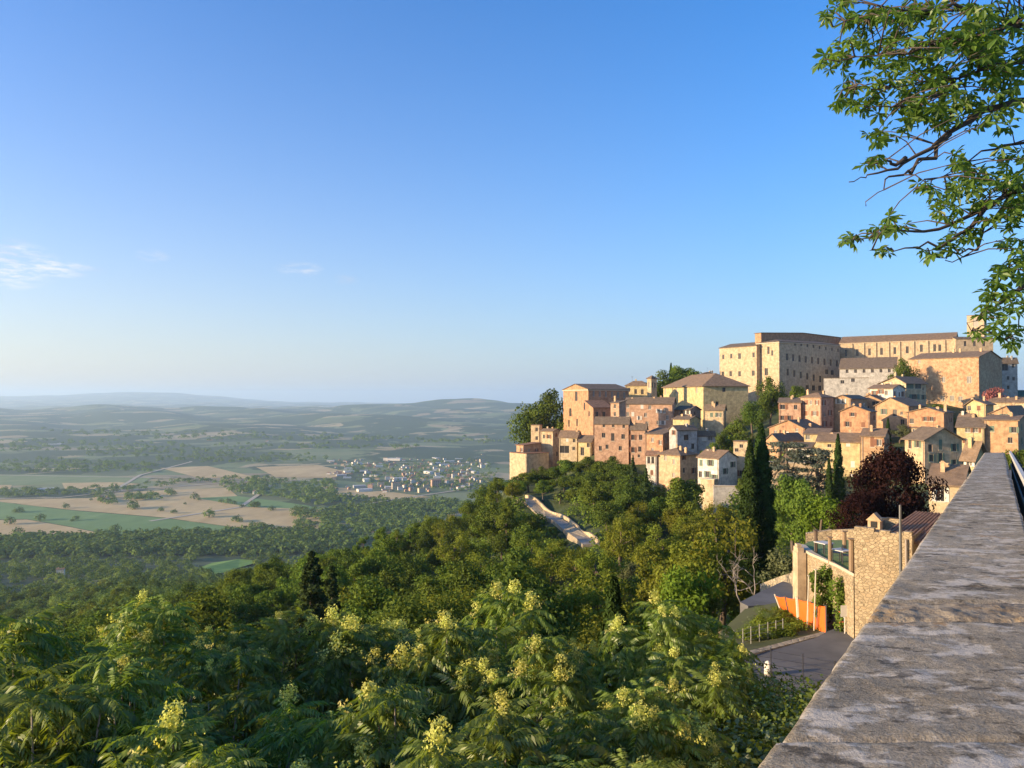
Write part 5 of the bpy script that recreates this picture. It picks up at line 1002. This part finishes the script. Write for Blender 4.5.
# ------------------------------------------------------------------ parapet, street and guard rail
WD = Vector((.633, 1, -.044))
def stone_top():
    n = NT('weathered lichen stone'); v = n.pos(); n.b.inputs['Specular IOR Level'].default_value = .08; n.b.inputs['Roughness'].default_value = .92
    big = n.noise(v, 1.6, 5, .6); fine = n.noise(v, 34, 5, .7); mid = n.noise(v, 9, 5, .65)
    a = n.mix(n.ramp(big, [(.36, 0), (.64, 1)]), (.36, .30, .20), (.57, .49, .355)); a = n.mix(n.ramp(fine, [(.40, 0), (.62, 1)]), n.mix(.4, a, (.06, .05, .036)), a)
    grit = n.noise(v, 130, 4, .75); pit = n.new('ShaderNodeTexVoronoi', i_Vector=v, i_Scale=75.0).outputs['Distance']; a = n.mix(n.ramp(grit, [(.42, 0), (.6, .75)]), n.mix(.38, a, (.06, .05, .036)), n.mix(.25, a, (.55, .50, .42))); a = n.mix(n.ramp(pit, [(.08, .75), (.22, 0)]), a, (.05, .042, .033))
    wm = n.math('ADD', n.math('MULTIPLY', n.noise(n.scaled(v, (.8, 1.5, 1)), 4.2, 6, .68), .75), n.math('MULTIPLY', mid, .25))
    a = n.mix(n.ramp(wm, [(.505, 0), (.56, .8)]), a, n.mix(fine, (.44, .39, .31), (.68, .62, .52)))
    dk = n.ramp(n.noise(n.scaled(v, (1, 1.4, 1)), 6.5, 6, .7), [(.55, 0), (.62, .75)]); a = n.mix(dk, a, (.05, .044, .036))
    og = n.ramp(n.noise(v, 2.3, 5, .7), [(.63, 0), (.69, .8)]); a = n.mix(og, a, n.mix(mid, (.30, .17, .07), (.42, .26, .11)))
    n.bump(n.math('ADD', n.math('ADD', n.math('MULTIPLY', mid, .6), n.math('MULTIPLY', fine, .5)), n.math('MULTIPLY', grit, .35)), 1.0, .018); return n.col(a)
STONE = stone_top(); MORTAR = NT('crumbling mossy mortar'); _v = MORTAR.pos()
MORTAR.bump(MORTAR.noise(_v, 18, 6, .7), 1.0, .03)
MORTAR = MORTAR.col(MORTAR.mix(MORTAR.ramp(MORTAR.noise(_v, 4, 5, .65), [(.56, 0), (.66, 1)]), MORTAR.mix(MORTAR.ramp(MORTAR.noise(_v, 14, 5, .7), [(.38, 0), (.62, 1)]), (.17, .135, .09), (.40, .32, .21)), (.40, .25, .10)))
wallr = empty('parapet_wall', (0, 0, 0)); tag(wallr, 'long weathered stone parapet running away along the right side', 'wall')
def wx(t, s): return .633 * t - .588 + s * .792
def slab(name, t0, t1, mat, dl=0., dr=0., dz=0., amp=.005, edge=.007, seed=0.):
    nt = max(8, int((t1 - t0) / (.022 if t0 < 4 else .06 if t0 < 9 else .2))); ns = 52 if t0 < 9 else 20
    prof = [(0, -.20), (0, -.10)] + [(s, 0) for s in np.linspace(0, 1, ns)] + [(1, -.10), (1, -.20)]; P = []
    for i in range(nt + 1):
        t = t0 + (t1 - t0) * i / nt; r = []
        for k, (s, z) in enumerate(prof):
            x = wx(t, s) + (dl * (1 - s) + dr * s); y = t
            ed = min(s, 1 - s) * .768; te = min(t - t0, t1 - t)
            q = Vector((x * 7, y * 7, seed)); h = amp * (mnoise.noise(q) + .6 * mnoise.noise(q * 3.1) + .5 * mnoise.noise(q * 8))
            rnd = -.022 * max(0, 1 - ed / .022) ** 2 - .018 * max(0, 1 - te / .03) ** 2
            xo = (edge * (mnoise.noise(Vector((y * 4, s * 9, seed + 2))) + .7 * mnoise.noise(Vector((y * 13, s * 9, seed)))) if s in (0, 1) else 0)
            r.append((x + xo, y, -.8 - .044 * t + dz + (h + rnd if z == 0 else z)))
        P.append(r)
    P = np.array(P); ob = link(name, grid_mesh(name, P[:, ::-1], mat), wallr); return ob
JT = [-3, 2.03, 3.30, 5.3, 7.7, 10.2, 13.4, 17.5, 23, 29.5]
for i in range(9):
    t0 = JT[i] + .005; t1 = JT[i + 1] - .005
    if i == 3: t0 = JT[i] + .005
    if i == 2: t0 = 3.62
    slab('coping_stone', t0, t1, STONE, dl=(-.012, .0, .012, .002, .010, .0, .012, -.004, .006)[i], dr=(.01, 0, 0, .01, 0, .01, -.01, .01, 0)[i], dz=(0, -.006, .012, .006, .014, .004, .012, 0, .01)[i], seed=i * 3.7)
slab('mortar_joint', 3.30, 3.615, MORTAR, dl=.006, dz=.004, amp=.011, edge=.016, seed=9.1)
bd = MB()
for t0, t1 in ((-3, 8), (8, 20), (20, 29.4)):
    for z0, z1 in ((-15, 0),):
        A = lambda t, s, top: (wx(t, s), t, (-.998 - .044 * t) if top else -15)
        bd.face([A(t1, .06, 1), A(t0, .06, 1), A(t0, .06, 0), A(t1, .06, 0)]); bd.face([A(t0, .95, 1), A(t1, .95, 1), A(t1, .95, 0), A(t0, .95, 0)]); bd.face([A(t0, .06, 1), A(t1, .06, 1), A(t1, .95, 1), A(t0, .95, 1)])
    if t1 > 29: bd.face([A(t1, .06, 0), A(t1, .95, 0), A(t1, .95, 1), A(t1, .06, 1)])
bd.build('wall_body', RUB2, wallr)
sp = np.array([[(wx(t, .95) + .002 + o, t, -1.95 - .044 * t - .0 * o) for o in (0, .3, 1, 3, 6, 12, 25)] for t in (-12, -6, 0, 4, 8, 14, 20, 29.5, 45)])
tag(link('street', grid_mesh('street', sp[:, ::-1][:, ::-1], ASPH)), kind='structure')
sb = MB(); A = lambda t, o, z: (wx(t, .95) + o, t, -1.96 - .044 * t if z else -16); 
sb.face([A(45, 0, 1), A(45, 25, 1), A(45, 25, 0), A(45, 0, 0)]); sb.face([A(29.5, 0, 1), A(45, 0, 1), A(45, 0, 0), A(29.5, 0, 0)]); tag(sb.build('street_bank', RUB2), kind='structure')
gr = empty('guard_rail', (0, 0, 0)); tag(gr, 'pale metal guard rail running along the right side of the parapet', 'railing')
RAIL = plain('pale painted rail', (.50, .48, .42), .6); gl = lambda t, o, z: Vector((wx(t, 1) + .16 + o, t, -.78 - .044 * t + z))
b = MB(); t = 2.0
b.prism([gl(2, 0, .06), gl(29, 0, .06), gl(29, .07, .06), gl(2, .07, .06)], .10); b.build('top_rail', RAIL, gr)
while t < 29:
    b = MB(); q = gl(t, .085, 0); b.box((q.x, q.y - .04, q.z - 1.22), (q.x + .06, q.y + .04, q.z + .02)); b.build('post', DARKM, gr); t += 1.6
b = MB(); b.prism([gl(2, .03, -.40), gl(29, .03, -.40), gl(29, .06, -.40), gl(2, .06, -.40)], .06); b.build('lower_rail', DARKM, gr)
for i, (px, D, s) in enumerate(((1030, 16, .20), (1075, 11, .22), (1012, 24, .22), (1120, 9, .3), (1010, 33, .25))):
    x = (px - 512) / FPX * D + 1.3; tree('near', x, D, s, ('leafy shrub nearest along the street behind the guard rail', 'leafy shrub just outside the right edge', 'leafy shrub at the far end of the guard rail', 'shrub by the street outside the frame', 'shrub past the end of the guard rail')[i], v=i % 2, z=-2.1 - .044 * D, cat='shrub')

# ------------------------------------------------------------------ near trees below the parapet: tree of heaven
L_AIL = leafmat('tree of heaven leaflets', (.138, .202, .026), .46, .5, .02, (.185, .25, .036), .03, .45)
L_FLW = leafmat('yellow green seed clusters', (.56, .60, .15), .35, .5, .02, (.64, .58, .22))
STEM = plain('green brown stem', (.14, .13, .06), .8)
def pinnate(rng, L, n=10):
    Q = []; up = rng.uniform(.05, .45); dr = rng.uniform(.45, .95); z = lambda s: L * (up * s - dr * s * s)
    for i in range(n + 1):
        s = .16 + .84 * i / n; c = np.array([L * s * (1 - .12 * s), 0, z(s)]); ll = L * .27 * (1 - .5 * abs(s - .5)) * rng.uniform(.85, 1.15); wd_ = ll * .15
        sl = np.array([1, 0, up - 2 * dr * s]); sl /= np.linalg.norm(sl)
        for sd in ((-1, 1) if i < n else (0,)):
            d = np.array([.34, sd * .62, -.70 + rng.normal() * .14]) if sd else sl.copy(); d /= np.linalg.norm(d); wv = np.cross(d, [0, 0, 1.]); wv /= np.linalg.norm(wv); tw = rng.normal() * .3; wv = wv * np.cos(tw) + np.cross(d, wv) * np.sin(tw)
            m = c + d * ll * .42 + np.array([0, 0, .02 * L]); Q.append([c, m - wv * wd_, c + d * ll + np.array([0, 0, -.02 * L]), m + wv * wd_])
    for i in range(5):
        s0, s1 = i / 5, (i + 1) / 5; p0 = np.array([L * s0 * (1 - .12 * s0), 0, z(s0)]); p1 = np.array([L * s1 * (1 - .12 * s1), 0, z(s1)]); e = np.array([0, .005, 0]); Q.append([p0 - e, p1 - e, p1 + e, p0 + e])
    return np.array(Q)
def rosette(rng, nl, L0):
    out = []
    for k in range(nl):
        q = pinnate(rng, L0 * rng.uniform(.7, 1.15)); el = rng.uniform(-.15, .75); an = k * 2.399 + rng.normal() * .2
        Ry = np.array([[np.cos(el), 0, -np.sin(el)], [0, 1, 0], [np.sin(el), 0, np.cos(el)]]); Rz = np.array([[np.cos(an), -np.sin(an), 0], [np.sin(an), np.cos(an), 0], [0, 0, 1]])
        out.append(q @ Ry.T @ Rz.T + np.array([0, 0, -.02 * k]))
    return np.concatenate(out)
def ail(seed, h=7.0, rx=2.5, nr=58, L0=.80):
    rng = np.random.default_rng(seed); pool = [rosette(rng, 12, L0) for _ in range(7)]; out = []; tips = []
    for i in range(nr):
        u = rng.normal(size=3); u /= np.linalg.norm(u); u[2] = abs(u[2]) * 1.25 - .28; r = rng.uniform(.62, 1.05); u[:2] *= 1.08 - .42 * max(0, u[2]) ** 1.5; lob = 1 + .22 * math.sin(3 * math.atan2(u[1], u[0]) + seed)
        p = np.array([u[0] * rx * r * lob, u[1] * rx * r * lob, h * .60 + u[2] * h * .36 * r]); ax = np.array([u[0] * .55, u[1] * .55, .8]); ax /= np.linalg.norm(ax)
        t = np.cross([0, 0, 1], ax); t = t / (np.linalg.norm(t) + 1e-9); M = np.stack([np.cross(t, ax), t, ax], 1); an = rng.uniform(0, 6.28); Rz = np.array([[np.cos(an), -np.sin(an), 0], [np.sin(an), np.cos(an), 0], [0, 0, 1]])
        out.append((pool[rng.integers(0, 7)] * rng.uniform(.8, 1.15)) @ Rz.T @ M.T + p); tips.append((p, ax))
    Q = np.concatenate(out).reshape(-1, 3); tg = [p for p, a in tips]
    b = MB(); b.tube([(0, 0, -1.5), (.05, 0, h * .2), (-.05, .1, h * .45), (.05, 0, h * .6)], [.16, .14, .11, .07], 8)
    for p in tg:
        s = Vector((0, 0, h * rng.uniform(.3, .55))); e = Vector(p); m = s.lerp(e, .55) + Vector((0, 0, -.12 * h * rng.uniform(0, .6))); b.tube([s, m, e], [.05, .03, .014], 5)
    hi = sorted(tips, key=lambda q: -q[0][2])[:int(nr * .55)]
    return quad_mesh('crown', Q, L_AIL), b.mesh('trunk', BARKL, True), [hi[i] for i in range(0, len(hi), 1)]
def panicle(seed):
    rng = np.random.default_rng(seed); Cs = []
    for i in range(9): f = i / 8; Cs.append((rng.normal() * .09 * (1 - f * .5), rng.normal() * .09 * (1 - f * .5), .02 + .20 * f))
    return quad_mesh('flower_cluster', clumps(rng, Cs, [(.10, .10, .08)] * 9, 230, .042, np.array([0, 0, .1])), L_FLW)
PAN = [panicle(s) for s in (1, 2, 3)]; AIL = [ail(s) for s in (201, 202, 203)]; AILF = [ail(204, 7, 2.3, 46), ail(205, 7.5, 2.2, 40)]
def ailanthus(px, py, D, label, v=0, fl=.5, sx=1.0, base=None, group=None):
    p = at(px, py, D); z = ground(p.x, p.y) - .2; h = p.z - z + .016 * D; s = h / 7.0; crown, trunk, tips = (AIL + AILF)[v]
    sxy = min(sx * 1.0, 1.6); r = empty('tree_of_heaven', (p.x, p.y, z), RS.uniform(0, 6.28)); r.scale = (sxy, sxy, s) if abs(s - sxy) < .45 else (sxy, sxy, s); tag(r, label, 'tree', group)
    # keep the leaves undistorted: the stem is lengthened, the crown keeps its size
    r.scale = (1, 1, 1); c = link('crown', crown, r); c.scale = (sxy,) * 3; c.location = (0, 0, h - 7.0 * sxy); t = link('trunk', trunk, r); t.scale = (sxy, sxy, h / 7.0)
    for k, (q, ax) in enumerate(tips):
        if RS.random() > fl * .85: continue
        f = link('flower_cluster', PAN[k % 3], r); f.location = (q[0] * sxy + ax[0] * .06, q[1] * sxy + ax[1] * .06, q[2] * sxy + h - 7.0 * sxy + .04); f.rotation_euler = (-ax[1] * .6, ax[0] * .6, RS.uniform(0, 6)); q_ = RS.uniform(.7, 1.3) * (1.3 if fl > .75 else 1); f.scale = (q_, q_, q_)
    return r
AT = [(22, 604, 13.5, 'tree of heaven filling the left edge of the near trees', 0, .35, .95), (150, 600, 16, 'slender tree of heaven with a yellow tip left of the shaggy conifers', 3, .5, .62), (212, 640, 14, 'low dark tree of heaven between the left edge and the shaggy conifers', 1, .15, .8), (262, 618, 17, 'tree of heaven with pink yellow seeds below the shaggy conifers', 4, .5, .72), (105, 655, 11, 'tree of heaven with long drooping fronds low on the left', 2, .1, .8), (-40, 640, 10.5, 'tree of heaven half cut off by the left edge', 1, .3, .85),
 (338, 618, 17, 'tree of heaven covered in yellow clusters left of the densest group', 0, .9, .9), (398, 606, 18.5, 'tree of heaven most thickly covered in yellow clusters', 1, 1, .95), (452, 628, 16, 'tree of heaven with yellow clusters, lower right of the most flowered one', 2, .8, .85), (508, 588, 19, 'tall broad tree of heaven in the middle with pale yellow tips', 0, .9, .9), (548, 640, 15, 'tree of heaven just left of the dark cypress on the near slope', 2, .5, .62), (680, 592, 18, 'pyramid shaped tree of heaven right of the dark cypress', 1, .5, .72), (694, 656, 15, 'tree of heaven reaching towards the shaded road', 3, .3, .75), (634, 684, 12, 'tree of heaven with yellow clusters below the dark cypress', 0, .7, .66),
 (45, 690, 9.5, 'dark near tree of heaven in the lower left corner', 2, .1, .8), (165, 706, 9.5, 'dark near tree of heaven low on the left with few seeds', 0, .1, .8), (285, 690, 10.5, 'near tree of heaven with rows of fronds below the yellow group', 1, .35, .8), (395, 690, 10.5, 'near tree of heaven with hanging fronds at the bottom middle left', 2, .4, .8), (500, 700, 10, 'near tree of heaven with pink yellow seeds at the bottom middle', 0, .4, .75), (600, 700, 10.5, 'near tree of heaven with arching fronds at the bottom middle right', 1, .3, .8), (665, 712, 11, 'near tree of heaven beside the leafy bank at the bottom right', 2, .3, .58),
 (440, 738, 8.4, 'nearest tree of heaven at the bottom edge, frond tips lit', 0, .4, .65), (340, 745, 8.2, 'nearest tree of heaven left of the bottom middle', 1, .3, .65), (230, 752, 8.0, 'tree of heaven at the bottom edge towards the left', 2, .2, .65), (560, 750, 8.2, 'tree of heaven at the bottom edge right of the middle', 1, .3, .62), (110, 748, 8.0, 'tree of heaven at the bottom edge near the left corner', 1, .1, .65), (645, 756, 8.6, 'tree of heaven at the bottom edge left of the leafy bank', 0, .2, .5)]
for a_ in AT: ailanthus(a_[0], a_[1], a_[2], a_[3], a_[4], a_[5], a_[6])
for i, (px, py, D, s, lb) in enumerate(((735, 672, 16, .9, 'small-leaved green shrub under the thin railing'), (782, 677, 15.5, 1.0, 'small-leaved green shrub between the railing and the parapet'), (762, 694, 12.5, 1.1, 'small-leaved green shrub at the lower right beside the parapet'), (700, 690, 15, .9, 'small-leaved green shrub behind the bottom right tree of heaven'), (728, 728, 10.5, 1.0, 'lowest green shrub against the foot of the parapet'), (770, 675, 19.5, 1.0, 'shrub whose top just hides the foot of the thin railing'), (803, 680, 20, .9, 'shrub by the railing nearest the parapet'), (812, 690, 18, .8, 'small shrub squeezed between the road and the parapet edge'), (752, 675, 18, 1.0, 'bushy shrub in front of the pale bollard'), (712, 674, 17, 1.0, 'wide shrub left of the pale bollard'), (798, 684, 14.5, .9, 'leafy shrub right at the near edge of the shaded road'))):
    tree_px('near', px, py, D, lb, v=i % 2, sx=s * .9, cat='shrub')
for i, (px, py, D, lb) in enumerate(((770, 606, 46, 'round green shrub below the left end of the orange netting'), (757, 622, 42, 'yellowish shrub behind the pale wire fence'), (738, 630, 44, 'dark shrub at the left end of the wire fence'), (785, 622, 43.2, 'small shrub in front of the orange netting'))):
    p = at(px, py, D); tree('near', p.x, p.y, (2.2, 1.5, 2.0, 1.0)[i] / 5.9 * 1.25, lb, v=i % 2, z=p.z - (2.2, 1.5, 2.0, 1.0)[i] * 1.2, cat='shrub', sx=1.25)

# ------------------------------------------------------------------ horse chestnut leaning in from the right
L_CHE = leafmat('horse chestnut leaflets', (.11, .195, .03), .55, .42, .02, (.14, .235, .036), .025, .45)
rng = np.random.default_rng(88)
def palm(rng, L):
    Q = []; n = rng.integers(5, 8); a0 = rng.uniform(0, 6.28)
    for k in range(n):
        an = a0 + k * 6.28 / n * .92 + rng.normal() * .1; ll = L * rng.uniform(.75, 1.1); d = np.array([np.cos(an), np.sin(an), -.55 + rng.normal() * .2]); d /= np.linalg.norm(d); wv = np.cross(d, [0, 0, 1.]); wv /= np.linalg.norm(wv); u = np.cross(wv, d); w_ = ll * .19; c = np.zeros(3); m = d * ll * .62
        Q.append([c, m - wv * w_ + u * .012, d * ll, m]); Q.append([c, m, d * ll, m + wv * w_ + u * .012])
    return np.array(Q)
def P3(px, py, D): return at(px, py, D)
BR = [[(1190, 90, 9.2), (1100, 40, 8.6), (1022, 23, 8), (960, 40, 7.7), (890, 55, 7.4), (824, 59, 7.3)], [(1022, 23, 8), (950, 8, 7.7), (880, 14, 7.5), (833, 27, 7.4)], [(1100, 40, 8.6), (1030, 62, 8), (960, 78, 7.7), (900, 84, 7.5), (848, 88, 7.4)], [(960, 78, 7.7), (915, 106, 7.5), (868, 108, 7.4)], [(1190, 140, 9), (1080, 100, 8.5), (994, 103, 8), (947, 136, 7.8), (905, 162, 7.6), (872, 177, 7.5), (849, 182, 7.4)], [(947, 136, 7.8), (915, 170, 7.6), (886, 181, 7.5), (866, 206, 7.5)], [(905, 162, 7.6), (890, 160, 7.5), (868, 166, 7.4)],
 [(1080, 100, 8.5), (1040, 135, 8.2), (990, 150, 8), (950, 172, 7.8), (915, 188, 7.7)], [(1200, 190, 9.2), (1090, 180, 8.6), (1022, 188, 8.1), (985, 211, 7.9), (938, 230, 7.7), (891, 232, 7.6), (844, 241, 7.5)], [(985, 211, 7.9), (945, 243, 7.7), (905, 250, 7.6), (872, 250, 7.5)], [(1022, 188, 8.1), (985, 225, 7.9), (974, 250, 7.8), (956, 262, 7.7), (930, 254, 7.7)], [(1200, 250, 9.2), (1100, 240, 8.6), (1045, 262, 8.2), (1008, 298, 8), (985, 312, 7.9), (972, 332, 7.9)], [(1100, 240, 8.6), (1060, 300, 8.2), (1025, 330, 8), (1000, 340, 7.9)], [(1045, 262, 8.2), (1010, 262, 8), (995, 290, 8)]]
BL = [(840, 12, 20, 14, 20), (872, 28, 28, 20, 34), (850, 48, 28, 14, 20), (833, 62, 13, 11, 9), (858, 88, 22, 16, 20), (845, 100, 10, 8, 5), (900, 62, 36, 28, 58), (950, 30, 48, 30, 90), (1000, 40, 36, 40, 90), (930, 92, 34, 26, 60), (888, 112, 28, 13, 18), (965, 112, 34, 18, 40), (920, 122, 24, 12, 18), (882, 137, 18, 9, 10), (873, 160, 13, 6, 8), (858, 106, 8, 6, 4), (1006, 96, 16, 36, 36), (962, 64, 46, 36, 76), (900, 8, 40, 12, 34), (955, 158, 12, 10, 8), (965, 178, 16, 13, 15), (920, 187, 11, 5, 7), (946, 197, 18, 10, 13), (987, 182, 24, 22, 34), (1012, 168, 18, 28, 36), (952, 215, 18, 9, 8), (1003, 213, 22, 16, 22), (896, 222, 15, 8, 10), (877, 231, 11, 7, 8), (850, 239, 10, 6, 7), (885, 249, 8, 4, 4), (928, 251, 9, 4, 5), (954, 241, 11, 11, 10), (970, 234, 11, 9, 8), (1020, 205, 12, 20, 18), (1014, 245, 14, 9, 12), (1017, 270, 14, 13, 18), (990, 290, 14, 11, 14), (1015, 300, 16, 13, 20), (985, 311, 11, 8, 8), (1002, 325, 16, 12, 16), (975, 335, 9, 5, 5), (1016, 342, 9, 8, 8), (1000, 270, 8, 6, 5),
 (1075, 40, 50, 60, 150), (1085, 170, 50, 70, 150), (1090, 290, 50, 50, 110), (1180, 100, 70, 110, 200), (1190, 260, 60, 80, 150), (1090, -70, 110, 55, 170), (960, -50, 80, 40, 90), (1280, 60, 70, 140, 160)]
tb_ = Vector((10.6, 9.4, -2.4)); b = MB(); b.tube([tb_ + Vector((0, 0, -.3)), tb_ + Vector((.05, 0, 1.2)), tb_ + Vector((-.1, -.05, 3)), tb_ + Vector((-.5, -.1, 5)), tb_ + Vector((-1.0, -.1, 7.2)), tb_ + Vector((-1.2, 0, 8.8))], [.34, .28, .25, .2, .12, .05], 10)
allp = []
for i, br in enumerate(BR):
    pts = [P3(*q) for q in br]
    if br[0][0] >= 1190: pts = [tb_ + Vector((-.3, -.1, max(2.0, min(6.8, pts[0].z + 1.2))))] + pts
    f = []
    for a, c in zip(pts, pts[1:]):
        for k in range(4): f.append(a.lerp(c, k / 4) + Vector(rng.normal(size=3)) * .025)
    f.append(pts[-1]); n = len(f); r0 = .075 if br[0][0] >= 1190 else .026
    b.tube(f, [max(.005, r0 * (1 - j / n) ** 1.3) for j in range(n)], 6); allp += [(p, j / n) for j, p in enumerate(f)]
Q = []; o_ = tb_
for (bx, by, rx_, ry_, n) in BL:
    D0 = 7.75 + max(0, bx - 1020) / 150 * 1.0; anchors = []
    for k in range(int(n * .9) + 1):
        u = rng.normal(size=2); u /= np.linalg.norm(u); rr_ = rng.uniform() ** .5; p = at(bx + u[0] * rx_ * rr_, by + u[1] * ry_ * rr_, D0 + rng.normal() * (.28 if n < 25 else .5)); L = rng.uniform(.085, .15)
        q = palm(rng, L); tl = rng.normal(size=2) * .45; Rx = np.array([[1, 0, 0], [0, np.cos(tl[0]), -np.sin(tl[0])], [0, np.sin(tl[0]), np.cos(tl[0])]]); Ry = np.array([[np.cos(tl[1]), 0, np.sin(tl[1])], [0, 1, 0], [-np.sin(tl[1]), 0, np.cos(tl[1])]])
        Q.append(q @ Rx.T @ Ry.T + np.array(p)); anchors.append(p)
    for k in range(0, len(anchors), 3):
        p = anchors[k]; near = min(allp, key=lambda q: (q[0] - p).length + .1 * (1 - q[1])); 
        if (near[0] - p).length < 1.6: m = near[0].lerp(p, .5) + Vector((0, 0, .04)); b.tube([near[0], m, p], [.009, .007, .004], 4)
cr_ = empty('horse_chestnut_tree', tb_); tag(cr_, 'leafy branches of a horse chestnut hanging in from the upper right', 'tree')
link('crown', quad_mesh('crown', np.concatenate(Q).reshape(-1, 3) - np.array(tb_), L_CHE), cr_); tr_ = b.mesh('trunk', plain('dark chestnut bark', (.075, .06, .05), .9), True); tr_.transform(__import__('mathutils').Matrix.Translation(-tb_)); link('trunk', tr_, cr_)

# ------------------------------------------------------------------ air
hz = MB(); hz.box((-42000, -3000, -330), (42000, 40000, 345)); hz = tag(hz.build('haze', []), kind='stuff')
hm = bpy.data.materials.new('valley haze'); hm.use_nodes = True; t_ = hm.node_tree; t_.nodes.remove(t_.nodes['Principled BSDF']); pv = t_.nodes.new('ShaderNodeVolumePrincipled')
pv.inputs['Color'].default_value = (.62, .82, 1.0, 1); pv.inputs['Density'].default_value = 6.4e-5; pv.inputs['Anisotropy'].default_value = 0.25
t_.links.new(pv.outputs[0], t_.nodes['Material Output'].inputs['Volume']); hz.data.materials.append(hm)
